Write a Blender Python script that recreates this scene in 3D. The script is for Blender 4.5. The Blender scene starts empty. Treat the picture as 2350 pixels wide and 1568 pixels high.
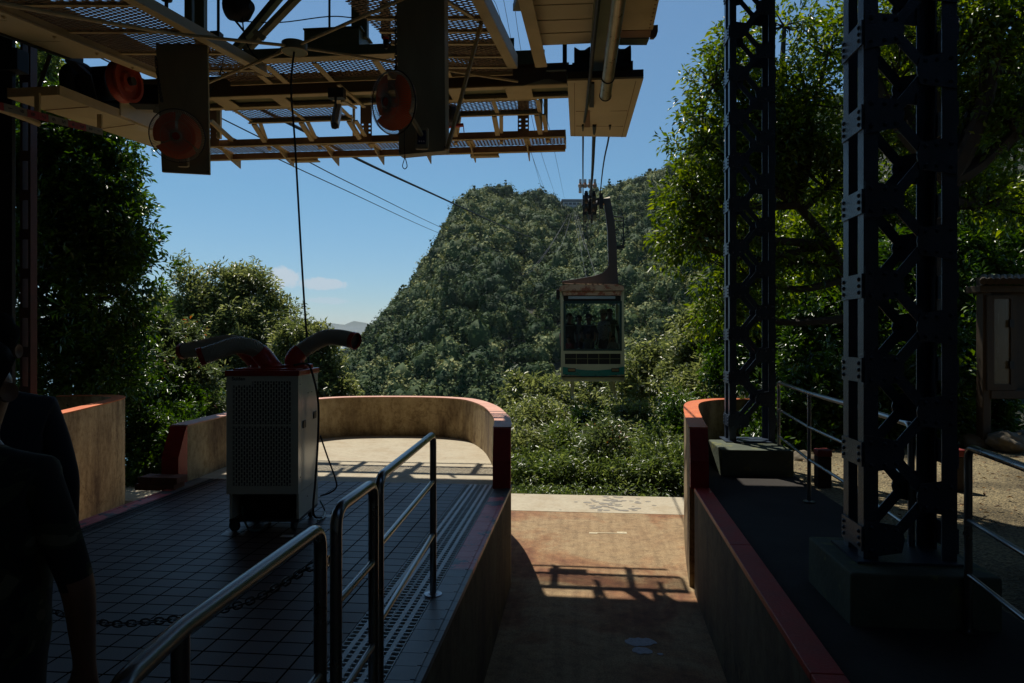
import bpy, bmesh, math, random
import numpy as np
from mathutils import Vector, Matrix, noise

random.seed(7)
RNG = np.random.default_rng(11)
SC = bpy.context.scene
COL = SC.collection
TH = math.radians(5.7)
CT, ST = math.cos(TH), math.sin(TH)
EYE = 1.45
FP = 1567.0
UC, VC = 1175.0, 775.0

# ---------------------------------------------------------------- measuring
def W(x, y, z):                       # metres right of / ahead of the tripod -> world
    return Vector((x * CT - y * ST, x * ST + y * CT, z))
def P(u, v, d):
    return W((u - UC) / FP * d, d, EYE - (v - VC) / FP * d)
def PZ(u, v, z):
    return P(u, v, (EYE - z) * FP / (v - VC))
def dt(u, t):                         # distance ahead where the sight line meets the plane y = t
    return t / ((u - UC) / FP * ST + CT)
def PT(u, v, t):
    return P(u, v, dt(u, t))
def zt(u, v, t): return PT(u, v, t).z
def st(u, t): return PT(u, 0, t).x

# ---------------------------------------------------------------- materials
def _nodes(name):
    m = bpy.data.materials.new(name); m.use_nodes = True
    nt = m.node_tree
    b = nt.nodes['Principled BSDF']
    return m, nt, b
def N(nt, t, **kw):
    n = nt.nodes.new(t)
    for k, v in kw.items():
        if k in n.inputs.keys(): n.inputs[k].default_value = v
        else: setattr(n, k, v)
    return n
def L(nt, a, b): nt.links.new(a, b)
def ramp(nt, fac, stops):
    r = nt.nodes.new('ShaderNodeValToRGB')
    e = r.color_ramp.elements
    while len(e) < len(stops): e.new(0.5)
    for i, (p, c) in enumerate(stops):
        e[i].position = p; e[i].color = (c[0], c[1], c[2], 1)
    L(nt, fac, r.inputs[0]); return r
def mixc(nt, fac, a, b, mode='MIX'):
    m = nt.nodes.new('ShaderNodeMix'); m.data_type = 'RGBA'; m.blend_type = mode
    for s, x in ((0, fac), (6, a), (7, b)):
        if isinstance(x, (int, float)): m.inputs[s].default_value = x
        elif isinstance(x, tuple): m.inputs[s].default_value = (x[0], x[1], x[2], 1)
        else: L(nt, x, m.inputs[s])
    return m.outputs[2]

def mat(name, col, col2=None, rough=0.6, metal=0.0, scale=6.0, amt=1.0, bump=0.0, bscale=60.0, rust=None, rustamt=0.6, spec=0.5,
        streak=False):
    """worn surface: two tones by large noise, optional rust/dirt blotches, fine bump"""
    m, nt, b = _nodes(name)
    tc = N(nt, 'ShaderNodeTexCoord')
    src = tc.outputs['Object']
    if streak:
        mp = N(nt, 'ShaderNodeMapping'); mp.inputs['Scale'].default_value = (4, 4, .45)
        L(nt, src, mp.inputs[0]); src = mp.outputs[0]
    n1 = N(nt, 'ShaderNodeTexNoise', Scale=scale, Detail=6.0, Roughness=.6); L(nt, src, n1.inputs['Vector'])
    col2 = col2 or tuple(c * .72 for c in col)
    r = ramp(nt, n1.outputs[0], [(.33, col2), (.66, col)])
    out = r.outputs[0]
    if rust:
        n2 = N(nt, 'ShaderNodeTexNoise', Scale=scale * 1.7, Detail=8.0, Roughness=.7); L(nt, src, n2.inputs['Vector'])
        r2 = ramp(nt, n2.outputs[0], [(rustamt, (0, 0, 0)), (rustamt + .08, (1, 1, 1))])
        out = mixc(nt, r2.outputs[0], out, rust)
    L(nt, out, b.inputs['Base Color'])
    b.inputs['Roughness'].default_value = rough
    b.inputs['Metallic'].default_value = metal
    b.inputs['Specular IOR Level'].default_value = spec
    n3 = N(nt, 'ShaderNodeTexNoise', Scale=bscale, Detail=4.0); L(nt, tc.outputs['Object'], n3.inputs['Vector'])
    rr = N(nt, 'ShaderNodeMapRange'); rr.inputs['To Min'].default_value = max(0.02, rough - .12); rr.inputs['To Max'].default_value = min(1, rough + .12)
    L(nt, n1.outputs[0], rr.inputs[0]); L(nt, rr.outputs[0], b.inputs['Roughness'])
    if bump:
        bp = N(nt, 'ShaderNodeBump', Strength=bump, Distance=.01); L(nt, n3.outputs[0], bp.inputs['Height']); L(nt, bp.outputs[0], b.inputs['Normal'])
    return m

def leafmat(name, dark, mid, light, rough=.32, trans=.35, tip=None):
    m, nt, b = _nodes(name)
    at = N(nt, 'ShaderNodeAttribute', attribute_name='var')
    stops = [(0.0, dark), (.55, mid), (.93, light)]
    if tip: stops.append((1.0, tip))
    r = ramp(nt, at.outputs['Fac'], stops)
    L(nt, r.outputs[0], b.inputs['Base Color'])
    b.inputs['Roughness'].default_value = rough
    b.inputs['Specular IOR Level'].default_value = .5
    tr = N(nt, 'ShaderNodeBsdfTranslucent')
    hs = N(nt, 'ShaderNodeHueSaturation'); hs.inputs['Saturation'].default_value = 1.2; hs.inputs['Value'].default_value = 1.5
    hs.inputs['Hue'].default_value = .485
    L(nt, r.outputs[0], hs.inputs['Color']); L(nt, hs.outputs[0], tr.inputs['Color'])
    mx = N(nt, 'ShaderNodeMixShader'); mx.inputs[0].default_value = trans
    L(nt, b.outputs[0], mx.inputs[1]); L(nt, tr.outputs[0], mx.inputs[2])
    L(nt, mx.outputs[0], nt.nodes['Material Output'].inputs[0])
    return m

M = {}
CREAM = (.6, .46, .23)
M['cream'] = mat('cream paint', CREAM, (.47, .35, .17), rough=.5, scale=2.5, bump=.15, bscale=40, rust=(.12, .055, .02), rustamt=.66)
M['creamclean'] = mat('cream board', (.64, .52, .3), (.56, .45, .25), rough=.45, scale=1.4, bump=.08, bscale=30, rust=(.2, .12, .06), rustamt=.74)
M['brown'] = mat('brown girder paint', (.27, .145, .065), (.19, .1, .045), rough=.55, scale=3, bump=.12)
M['olive'] = mat('olive paint', (.22, .22, .11), (.16, .16, .08), rough=.5, scale=3, bump=.12, rust=(.09, .05, .02), rustamt=.7)
M['grate'] = mat('grating steel', (.26, .17, .085), (.15, .085, .04), rough=.6, scale=5)
M['darkgrey'] = mat('dark steel', (.03, .03, .032), (.018, .018, .02), rough=.45, scale=5, bump=.1)
M['panel'] = mat('fan board', (.4, .34, .2), (.33, .28, .16), rough=.5, scale=1.5, streak=True)
M['black'] = mat('black rubber', (.012, .012, .013), (.008, .008, .009), rough=.6)
M['cable'] = mat('steel cable', (.035, .033, .03), (.02, .019, .017), rough=.55, metal=.0, scale=30)
M['ropem'] = mat('black rope', (.02, .02, .02), rough=.6)
M['tower'] = mat('tower paint', (.034, .055, .09), (.018, .03, .05), rough=.36, scale=4, bump=.35, bscale=90, rust=(.04, .03, .025), rustamt=.68)
M['steel'] = mat('brushed stainless', (.32, .33, .345), (.28, .29, .3), rough=.3, metal=1.0, scale=3)
M['redpaint'] = mat('red kerb paint', (.5, .03, .022), (.36, .022, .018), rough=.5, scale=5, bump=.35, rust=(.14, .035, .03), rustamt=.66)
M['orange'] = mat('faded orange red cap paint', (.74, .2, .06), (.62, .14, .045), rough=.55, scale=4, bump=.2, rust=(.5, .26, .17), rustamt=.6)
M['pink'] = mat('faded pink cap paint', (.74, .4, .29), (.62, .3, .2), rough=.6, scale=3, bump=.25, bscale=50, rust=(.62, .42, .3), rustamt=.56)
M['redplastic'] = mat('red plastic', (.55, .04, .02), (.46, .03, .016), rough=.35, scale=3)
M['coolercase'] = mat('off white steel casing', (.8, .77, .62), (.76, .73, .58), rough=.17, scale=1.2, spec=.6)
M['duct'] = mat('grey ribbed duct', (.48, .45, .34), (.42, .39, .3), rough=.5, scale=3)
M['rubber'] = mat('grey caster rubber', (.03, .03, .03), rough=.6)
M['hose'] = mat('pale green hose', (.2, .3, .27), rough=.35)
M['sheavered'] = mat('orange red sheave', (.42, .06, .02), (.34, .04, .015), rough=.5, scale=4)
M['bark'] = mat('bark', (.05, .036, .024), (.028, .02, .013), rough=.85, scale=7, bump=.6, bscale=25)
M['wood'] = mat('weathered wood', (.06, .038, .018), (.035, .022, .011), rough=.7, scale=4, bump=.2, streak=True)
M['rock'] = mat('boulder', (.2, .165, .11), (.12, .1, .07), rough=.85, scale=3, bump=.5, bscale=12)
M['white'] = mat('white enamel', (.75, .75, .72), rough=.4)
M['concrete'] = mat('bare concrete', (.4, .37, .29), (.33, .3, .23), rough=.8, scale=1.2, bump=.25, bscale=40, rust=(.3, .24, .16), rustamt=.63)
M['plinth'] = mat('painted plinth concrete', (.115, .135, .1), (.07, .085, .065), rough=.8, scale=3, bump=.45, bscale=30, rust=(.17, .18, .08), rustamt=.56, spec=.2)
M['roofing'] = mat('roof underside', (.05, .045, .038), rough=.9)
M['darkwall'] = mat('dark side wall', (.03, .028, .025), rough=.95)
M['hallwall'] = mat('hall wall plaster', (.7, .64, .52), rough=.9)
M['teal'] = mat('teal band paint', (.0, .22, .18), (.0, .19, .155), rough=.3)
M['cabin'] = mat('cream cabin paint', (.62, .6, .38), (.56, .53, .33), rough=.35, scale=1.5)
M['rusty'] = mat('rusted roof paint', (.62, .42, .27), (.55, .34, .2), rough=.6, scale=4, rust=(.33, .1, .05), rustamt=.5)
M['arm'] = mat('brown hanger steel', (.055, .05, .044), (.04, .036, .032), rough=.6, scale=1.5, rust=(.09, .05, .03), rustamt=.7)

# ---------------------------------------------------------------- mesh builder
class B:
    def __init__(self): self.v = []; self.f = []; self.mi = []; self.cur = 0
    def add(self, vs, fs):
        o = len(self.v); self.v += [tuple(x) for x in vs]
        for f in fs: self.f.append(tuple(i + o for i in f)); self.mi.append(self.cur)
        return self
    def box(self, a, b):
        x0, y0, z0 = a; x1, y1, z1 = b
        vs = [(x0,y0,z0),(x1,y0,z0),(x1,y1,z0),(x0,y1,z0),(x0,y0,z1),(x1,y0,z1),(x1,y1,z1),(x0,y1,z1)]
        if (x1 - x0) * (y1 - y0) * (z1 - z0) < 0: return self.add(vs, [tuple(reversed(f)) for f in HEX])
        return self.add(vs, HEX)
    def hexa(self, lower, upper):     # two quads of Vectors
        return self.add(list(lower) + list(upper), HEX)
    def slab(self, quad, off):        # quad thickened by the vector off
        q = [Vector(p) for p in quad]; off = Vector(off)
        return self.hexa(q, [p + off for p in q])
    def bar(self, p0, p1, w, h, up=(0, 0, 1)):
        p0, p1 = Vector(p0), Vector(p1); d = (p1 - p0).normalized(); up = Vector(up)
        if abs(d.dot(up)) > .98: up = Vector((0, 1, 0))
        s = d.cross(up).normalized(); n = s.cross(d).normalized()
        q = lambda c: [c - s*w/2 - n*h/2, c + s*w/2 - n*h/2, c + s*w/2 + n*h/2, c - s*w/2 + n*h/2]
        a, b = q(p0), q(p1)
        return self.add(a + b, [(0,1,2,3),(7,6,5,4),(0,4,5,1),(1,5,6,2),(2,6,7,3),(3,7,4,0)])
    def tube(self, pts, r, n=8, caps=True):
        pts = [Vector(p) for p in pts]; rs = r if isinstance(r, (list, tuple)) else [r] * len(pts)
        o = len(self.v); prev = None
        for i, p in enumerate(pts):
            a = pts[max(i-1, 0)]; b = pts[min(i+1, len(pts)-1)]
            d = (b - a); d = d.normalized() if d.length > 1e-9 else Vector((0,0,1))
            if prev is None:
                s = d.orthogonal().normalized()
            else:
                s = prev - d * prev.dot(d)
                s = s.normalized() if s.length > 1e-6 else d.orthogonal().normalized()
            prev = s; t = d.cross(s)
            for k in range(n):
                an = 2*math.pi*k/n
                self.v.append(tuple(p + (s*math.cos(an) + t*math.sin(an)) * rs[i]))
        for i in range(len(pts)-1):
            for k in range(n):
                a = o+i*n+k; b = o+i*n+(k+1) % n
                self.f.append((a, b, b+n, a+n)); self.mi.append(self.cur)
        if caps:
            self.f.append(tuple(o+k for k in reversed(range(n)))); self.mi.append(self.cur)
            e = o+(len(pts)-1)*n
            self.f.append(tuple(e+k for k in range(n))); self.mi.append(self.cur)
        return self
    def lathe(self, c, axis, prof, n=24):   # prof: (distance along axis, radius)
        c = Vector(c); ax = Vector(axis).normalized(); s = ax.orthogonal().normalized(); t = ax.cross(s); o = len(self.v)
        for a, r in prof:
            for k in range(n):
                an = 2*math.pi*k/n
                self.v.append(tuple(c + ax*a + (s*math.cos(an)+t*math.sin(an))*max(r, 1e-4)))
        for i in range(len(prof)-1):
            for k in range(n):
                a = o+i*n+k; b = o+i*n+(k+1) % n
                self.f.append((a, b, b+n, a+n)); self.mi.append(self.cur)
        self.f.append(tuple(o+k for k in reversed(range(n)))); self.mi.append(self.cur)
        e = o+(len(prof)-1)*n; self.f.append(tuple(e+k for k in range(n))); self.mi.append(self.cur)
        return self
    def torus(self, c, axis, R, r, n=32, m=6, sx=1.0):
        c = Vector(c); ax = Vector(axis).normalized(); s = ax.orthogonal().normalized(); t = ax.cross(s)
        pts = [c + (s*math.cos(2*math.pi*k/n) + t*math.sin(2*math.pi*k/n)*sx)*R for k in range(n)]
        return self.loop(pts, r, m)
    def loop(self, pts, r, m=6):
        n = len(pts); o = len(self.v); prev = None
        for i in range(n):
            d = (pts[(i+1) % n] - pts[i-1]).normalized()
            s = (prev - d*prev.dot(d)).normalized() if prev is not None else d.orthogonal().normalized()
            prev = s; t = d.cross(s)
            for k in range(m):
                an = 2*math.pi*k/m; self.v.append(tuple(pts[i] + (s*math.cos(an)+t*math.sin(an))*r))
        for i in range(n):
            j = (i+1) % n
            for k in range(m):
                self.f.append((o+i*m+k, o+i*m+(k+1) % m, o+j*m+(k+1) % m, o+j*m+k)); self.mi.append(self.cur)
        return self
    def prism(self, poly, off):             # planar outline of Vectors, thickened by off
        n = len(poly); off = Vector(off); o = len(self.v)
        self.v += [tuple(p) for p in poly] + [tuple(Vector(p)+off) for p in poly]
        self.f.append(tuple(o+i for i in range(n))); self.mi.append(self.cur)
        self.f.append(tuple(o+n+i for i in reversed(range(n)))); self.mi.append(self.cur)
        for i in range(n):
            j = (i+1) % n; self.f.append((o+i, o+n+i, o+n+j, o+j)); self.mi.append(self.cur)
        return self
    def build(self, name, m, parent=None, smooth=False, bevel=0.0, recalc=True):
        me = bpy.data.meshes.new(name)
        off = Vector(wloc(parent)) if parent is not None else Vector((0, 0, 0))
        me.from_pydata([tuple(Vector(x) - off) for x in self.v], [], self.f)
        ms = m if isinstance(m, (list, tuple)) else [m]
        for x in ms: me.materials.append(M[x] if isinstance(x, str) else x)
        if len(ms) > 1: me.polygons.foreach_set('material_index', self.mi)
        if recalc:
            bm = bmesh.new(); bm.from_mesh(me); bmesh.ops.recalc_face_normals(bm, faces=bm.faces); bm.to_mesh(me); bm.free()
        if smooth:
            me.polygons.foreach_set('use_smooth', [True]*len(me.polygons))
            try: me.set_sharp_from_angle(angle=math.radians(40))
            except Exception: pass
        o = bpy.data.objects.new(name, me); COL.objects.link(o)
        if parent is not None: o.parent = parent
        if bevel:
            md = o.modifiers.new('edge', 'BEVEL'); md.width = bevel; md.segments = 2; md.limit_method = 'ANGLE'
        return o
HEX = [(0,3,2,1),(4,5,6,7),(0,1,5,4),(1,2,6,5),(2,3,7,6),(3,0,4,7)]
def wloc(o):
    v = Vector((0, 0, 0))
    while o is not None: v += o.location; o = o.parent
    return v
def thing(name, label, cat, loc=(0, 0, 0), group=None):
    o = bpy.data.objects.new(name, None); COL.objects.link(o); o.location = loc
    o.empty_display_size = .2
    return tag(o, label, cat, group)
def tag(o, label, cat, group=None):
    o['label'] = label; o['category'] = cat
    if group: o['group'] = group
    return o
def struct(o): o['kind'] = 'structure'; return o
def font_obj(name, cu):
    cu.materials.append(M['ink'] if 'ink' in M else M['black'])
    t = bpy.data.objects.new(name, cu); COL.objects.link(t)
    dg = bpy.context.evaluated_depsgraph_get(); dg.update()
    me = bpy.data.meshes.new_from_object(t.evaluated_get(dg)); bpy.data.objects.remove(t); me.name = name
    o = bpy.data.objects.new(name, me); COL.objects.link(o); return o
def spline(pts, k=6, closed=False):
    pts = [Vector(p) for p in pts]; out = []
    n = len(pts)
    for i in range(n if closed else n-1):
        g = (lambda j: pts[j % n]) if closed else (lambda j: pts[min(max(j, 0), n-1)])
        p0, p1, p2, p3 = g(i-1), g(i), g(i+1), g(i+2)
        for q in range(k):
            t = q/k
            out.append(.5*((2*p1)+(p2-p0)*t+(2*p0-5*p1+4*p2-p3)*t*t+(3*p1-p0-3*p2+p3)*t*t*t))
    if not closed: out.append(pts[-1])
    return out
EXPO = -0.05
SKYS = 0.1
CLOUDV = 6.4
HORIZON = [(0.0, (.66,.72,.86)), (.06, (.6,.74,.86)), (.2, (.64,.88,.92)), (.5, (.92,1.08,1.06))]
DENSITY = 1.0
FORLEAF = 130
HAZE = 0.6e-4
# ================================================================= camera, light, sky
cam = bpy.data.cameras.new('camera'); co = bpy.data.objects.new('camera', cam); COL.objects.link(co)
co.location = (0, 0, EYE); co.rotation_euler = (math.pi/2, 0, TH)
cam.sensor_width = 36.0; cam.lens = 24.005; cam.shift_y = -9/2350.0
cam.clip_start = .05; cam.clip_end = 60000
SC.camera = co
SUN = Vector((-.24, .45, 1.0)).normalized()
sl = bpy.data.lights.new('sun', 'SUN'); sl.energy = 5.0; sl.angle = math.radians(.5); sl.color = (1, .93, .82)
so = bpy.data.objects.new('sun', sl); COL.objects.link(so)
so.rotation_euler = (-SUN).to_track_quat('-Z', 'Y').to_euler()
SC.view_settings.view_transform = 'Standard'; SC.view_settings.look = 'None'
SC.view_settings.exposure = EXPO; SC.view_settings.gamma = 1
w = bpy.data.worlds.new('World'); SC.world = w; w.use_nodes = True
nt = w.node_tree; bg = nt.nodes['Background']; bg.inputs[1].default_value = SKYS
sky = N(nt, 'ShaderNodeTexSky', sky_type='NISHITA'); sky.sun_disc = False
sky.sun_elevation = math.asin(SUN.z); sky.sun_rotation = math.atan2(SUN.x, SUN.y)
sky.altitude = 400; sky.air_density = 1.0; sky.dust_density = .1; sky.ozone_density = 2.0
tc = N(nt, 'ShaderNodeTexCoord')
# clouds low over the sea: soft masks by direction, broken up by noise
def cloud(fac_prev, u, v, du, dv, strength):
    c = (P(u, v, 1) - Vector((0, 0, EYE))).normalized()
    r = Vector((CT, ST, 0))
    dotn = N(nt, 'ShaderNodeVectorMath', operation='DOT_PRODUCT'); L(nt, tc.outputs['Generated'], dotn.inputs[0]); dotn.inputs[1].default_value = r
    sep = N(nt, 'ShaderNodeSeparateXYZ'); L(nt, tc.outputs['Generated'], sep.inputs[0])
    def term(sock, c0, wd):
        a = N(nt, 'ShaderNodeMath', operation='SUBTRACT'); L(nt, sock, a.inputs[0]); a.inputs[1].default_value = c0
        b_ = N(nt, 'ShaderNodeMath', operation='DIVIDE'); L(nt, a.outputs[0], b_.inputs[0]); b_.inputs[1].default_value = wd
        p = N(nt, 'ShaderNodeMath', operation='MULTIPLY'); L(nt, b_.outputs[0], p.inputs[0]); L(nt, b_.outputs[0], p.inputs[1])
        return p.outputs[0]
    s1 = N(nt, 'ShaderNodeMath', operation='ADD'); L(nt, term(dotn.outputs['Value'], c.dot(r), du/FP), s1.inputs[0]); L(nt, term(sep.outputs[2], c.z, dv/FP), s1.inputs[1])
    mr = N(nt, 'ShaderNodeMapRange'); L(nt, s1.outputs[0], mr.inputs[0]); mr.inputs[1].default_value = 0; mr.inputs[2].default_value = 1.6; mr.inputs[3].default_value = .5; mr.inputs[4].default_value = -.32
    ns = N(nt, 'ShaderNodeTexNoise', Scale=60.0, Detail=8.0, Roughness=.62); L(nt, tc.outputs['Generated'], ns.inputs['Vector'])
    ad = N(nt, 'ShaderNodeMath', operation='ADD'); L(nt, mr.outputs[0], ad.inputs[0]); L(nt, ns.outputs[0], ad.inputs[1])
    m2 = N(nt, 'ShaderNodeMapRange'); L(nt, ad.outputs[0], m2.inputs[0]); m2.inputs[1].default_value = .56; m2.inputs[2].default_value = .8; m2.inputs[4].default_value = strength
    m2.interpolation_type = 'SMOOTHSTEP'
    if fac_prev is None: return m2.outputs[0]
    mx = N(nt, 'ShaderNodeMath', operation='MAXIMUM'); L(nt, fac_prev, mx.inputs[0]); L(nt, m2.outputs[0], mx.inputs[1]); return mx.outputs[0]
fc = None
for a in ((650, 640, 38, 30, 1.0), (740, 652, 66, 16, .9), (590, 668, 44, 14, .7), (750, 690, 55, 10, .5)):
    fc = cloud(fc, *a)
sp = N(nt, 'ShaderNodeSeparateXYZ'); L(nt, tc.outputs['Generated'], sp.inputs[0])
hz = ramp(nt, sp.outputs[2], HORIZON)
skyc = mixc(nt, 1.0, sky.outputs[0], hz.outputs[0], 'MULTIPLY')
out = mixc(nt, fc, skyc, (CLOUDV*.82, CLOUDV*.98, CLOUDV*1.12))
L(nt, out, bg.inputs[0])

# ================================================================= floors and walls
def tilemat():
    m, nt, b = _nodes('platform tiles')
    tc = N(nt, 'ShaderNodeTexCoord'); mp = N(nt, 'ShaderNodeMapping'); L(nt, tc.outputs['Object'], mp.inputs[0])
    mp.inputs['Location'].default_value = (.03, .0, 0)
    br = N(nt, 'ShaderNodeTexBrick', Scale=1.0); br.offset = 0; br.squash = 1
    br.inputs['Brick Width'].default_value = .155; br.inputs['Row Height'].default_value = .125; br.inputs['Mortar Size'].default_value = .0048
    br.inputs['Mortar Smooth'].default_value = .1; br.inputs['Bias'].default_value = 0
    br.inputs['Color1'].default_value = (.085, .05, .04, 1); br.inputs['Color2'].default_value = (.066, .04, .034, 1); br.inputs['Mortar'].default_value = (.008, .007, .007, 1)
    L(nt, mp.outputs[0], br.inputs['Vector'])
    ns = N(nt, 'ShaderNodeTexNoise', Scale=1.1, Detail=5.0); L(nt, tc.outputs['Object'], ns.inputs['Vector'])
    r = ramp(nt, ns.outputs[0], [(.35, (.72, .72, .76)), (.65, (1.12, 1.05, 1.0))])
    c = mixc(nt, 1.0, br.outputs[0], r.outputs[0], 'MULTIPLY')
    fn = N(nt, 'ShaderNodeTexNoise', Scale=160.0, Detail=2.0); L(nt, tc.outputs['Object'], fn.inputs['Vector'])
    r2 = ramp(nt, fn.outputs[0], [(.3, (.45, .45, .45)), (.7, (1.5, 1.45, 1.4))])
    c = mixc(nt, .6, c, r2.outputs[0], 'MULTIPLY')
    L(nt, c, b.inputs['Base Color'])
    sp_ = N(nt, 'ShaderNodeMapRange'); sp_.inputs[3].default_value = .36; sp_.inputs[4].default_value = .0; L(nt, br.outputs['Fac'], sp_.inputs[0]); L(nt, sp_.outputs[0], b.inputs['Specular IOR Level'])
    rr = N(nt, 'ShaderNodeMapRange'); rr.inputs[3].default_value = .32; rr.inputs[4].default_value = .62; L(nt, ns.outputs[0], rr.inputs[0]); L(nt, rr.outputs[0], b.inputs['Roughness'])
    hh = N(nt, 'ShaderNodeMath', operation='MULTIPLY_ADD'); hh.inputs[1].default_value = .12; L(nt, fn.outputs[0], hh.inputs[0])
    iv = N(nt, 'ShaderNodeMath', operation='SUBTRACT'); iv.inputs[0].default_value = 1; L(nt, br.outputs['Fac'], iv.inputs[1]); L(nt, iv.outputs[0], hh.inputs[2])
    bp = N(nt, 'ShaderNodeBump', Strength=.6, Distance=.003); L(nt, hh.outputs[0], bp.inputs['Height']); L(nt, bp.outputs[0], b.inputs['Normal'])
    return m
M['tiles'] = tilemat()
def wallmat(name, c1, c2, stain, crack=.9, fine=((.7, .62, .5), (1.08, 1.05, 1))):
    m, nt, b = _nodes(name)
    tc = N(nt, 'ShaderNodeTexCoord')
    mp = N(nt, 'ShaderNodeMapping'); mp.inputs['Scale'].default_value = (2.2, 2.2, .7); L(nt, tc.outputs['Object'], mp.inputs[0])
    n1 = N(nt, 'ShaderNodeTexNoise', Scale=1.3, Detail=7.0, Roughness=.65); L(nt, mp.outputs[0], n1.inputs['Vector'])
    r = ramp(nt, n1.outputs[0], [(.36, stain), (.5, c2), (.62, c1)])
    n2 = N(nt, 'ShaderNodeTexNoise', Scale=14.0, Detail=8.0, Roughness=.75); L(nt, tc.outputs['Object'], n2.inputs['Vector'])
    r2 = ramp(nt, n2.outputs[0], [(.36, fine[0]), (.55, fine[1])])
    c = mixc(nt, 1.0, r.outputs[0], r2.outputs[0], 'MULTIPLY')
    vo = N(nt, 'ShaderNodeTexVoronoi', Scale=.85, feature='DISTANCE_TO_EDGE')
    dn = N(nt, 'ShaderNodeTexNoise', Scale=3.0, Detail=5.0); L(nt, tc.outputs['Object'], dn.inputs['Vector'])
    ad = mixc(nt, .42, tc.outputs['Object'], dn.outputs[1]); L(nt, ad, vo.inputs['Vector'])
    r3 = ramp(nt, vo.outputs[0], [(.0, (.3, .22, .15)), (.007, (1, 1, 1))])
    c = mixc(nt, crack, c, r3.outputs[0], 'MULTIPLY')
    L(nt, c, b.inputs['Base Color']); b.inputs['Roughness'].default_value = .85
    bp = N(nt, 'ShaderNodeBump', Strength=.4, Distance=.01); L(nt, n2.outputs[0], bp.inputs['Height']); L(nt, bp.outputs[0], b.inputs['Normal'])
    return m
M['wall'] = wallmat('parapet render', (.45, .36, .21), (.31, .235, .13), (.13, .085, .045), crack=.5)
M['terrace'] = wallmat('terrace concrete', (.47, .42, .31), (.45, .395, .29), (.41, .345, .24), crack=.08, fine=((.88, .86, .82), (1.03, 1.02, 1)))
def pitmat():
    m, nt, b = _nodes('rust stained pit floor')
    tc = N(nt, 'ShaderNodeTexCoord')
    n1 = N(nt, 'ShaderNodeTexNoise', Scale=.75, Detail=6.0, Roughness=.6, Distortion=.6); L(nt, tc.outputs['Object'], n1.inputs['Vector'])
    r = ramp(nt, n1.outputs[0], [(.36, (.2, .085, .038)), (.43, (.28, .155, .072)), (.52, (.35, .26, .145)), (.62, (.31, .215, .115)), (.72, (.21, .125, .066))])
    n2 = N(nt, 'ShaderNodeTexNoise', Scale=70.0, Detail=6.0, Roughness=.8); L(nt, tc.outputs['Object'], n2.inputs['Vector'])
    r2 = ramp(nt, n2.outputs[0], [(.35, (.5, .45, .4)), (.6, (1.15, 1.15, 1.15))])
    c = mixc(nt, .85, r.outputs[0], r2.outputs[0], 'MULTIPLY')
    n4 = N(nt, 'ShaderNodeTexNoise', Scale=9.0, Detail=9.0, Roughness=.78); L(nt, tc.outputs['Object'], n4.inputs['Vector'])
    r4 = ramp(nt, n4.outputs[0], [(.34, (.55, .5, .46)), (.48, (.95, .93, .9)), (.66, (1.3, 1.28, 1.22))]); c = mixc(nt, .9, c, r4.outputs[0], 'MULTIPLY')
    mp = N(nt, 'ShaderNodeMapping'); mp.inputs['Scale'].default_value = (14, 1.1, 1); L(nt, tc.outputs['Object'], mp.inputs[0])
    n5 = N(nt, 'ShaderNodeTexNoise', Scale=1.0, Detail=6.0); L(nt, mp.outputs[0], n5.inputs['Vector'])
    r5 = ramp(nt, n5.outputs[0], [(.35, (.8, .76, .72)), (.6, (1.1, 1.1, 1.1))]); c = mixc(nt, .7, c, r5.outputs[0], 'MULTIPLY')
    n6 = N(nt, 'ShaderNodeTexNoise', Scale=240.0, Detail=2.0); L(nt, tc.outputs['Object'], n6.inputs['Vector'])
    r6 = ramp(nt, n6.outputs[0], [(.3, (.5, .48, .45)), (.5, (1, 1, 1)), (.72, (1.6, 1.55, 1.5))]); c = mixc(nt, .8, c, r6.outputs[0], 'MULTIPLY')
    L(nt, c, b.inputs['Base Color']); b.inputs['Roughness'].default_value = .85
    bp = N(nt, 'ShaderNodeBump', Strength=.5, Distance=.006); L(nt, n2.outputs[0], bp.inputs['Height']); L(nt, bp.outputs[0], b.inputs['Normal'])
    return m
M['pit'] = pitmat()
def gravelmat():
    m, nt, b = _nodes('gravel yard')
    tc = N(nt, 'ShaderNodeTexCoord')
    n1 = N(nt, 'ShaderNodeTexNoise', Scale=.9, Detail=6.0); L(nt, tc.outputs['Object'], n1.inputs['Vector'])
    r = ramp(nt, n1.outputs[0], [(.36, (.1, .08, .04)), (.5, (.22, .18, .1)), (.66, (.28, .235, .13))])
    v = N(nt, 'ShaderNodeTexVoronoi', Scale=55.0); L(nt, tc.outputs['Object'], v.inputs['Vector'])
    r2 = ramp(nt, v.outputs['Color'], [(.2, (.5, .5, .5)), (.8, (1.4, 1.35, 1.25))])
    c = mixc(nt, .9, r.outputs[0], r2.outputs[0], 'MULTIPLY'); L(nt, c, b.inputs['Base Color']); b.inputs['Roughness'].default_value = .9
    bp = N(nt, 'ShaderNodeBump', Strength=1.0, Distance=.02); L(nt, v.outputs[0], bp.inputs['Height']); L(nt, bp.outputs[0], b.inputs['Normal'])
    return m
M['gravel'] = gravelmat()

T0 = 6.68
# platform block (tiled top is its own sheet)
M['shadewall'] = wallmat('shade-toned pit wall', (.13, .11, .065), (.09, .075, .045), (.05, .04, .03))  # darker copy of the wall render, the pit's shade put into its colour
b = B().box((-3.92, 1.2, -1.1), (-.68, T0, -.03)); struct(b.build('platform_wall', 'shadewall'))
b = B().box((-3.90, -4.99, -.03), (-1.125, T0, .0)); b.box((-1.125, -4.99, -.03), (-.62, 1.2, 0)); b.box((-.62, -4.99, -.03), (2.2, 1.2, 0))
struct(b.build('platform_floor', 'tiles'))
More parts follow.
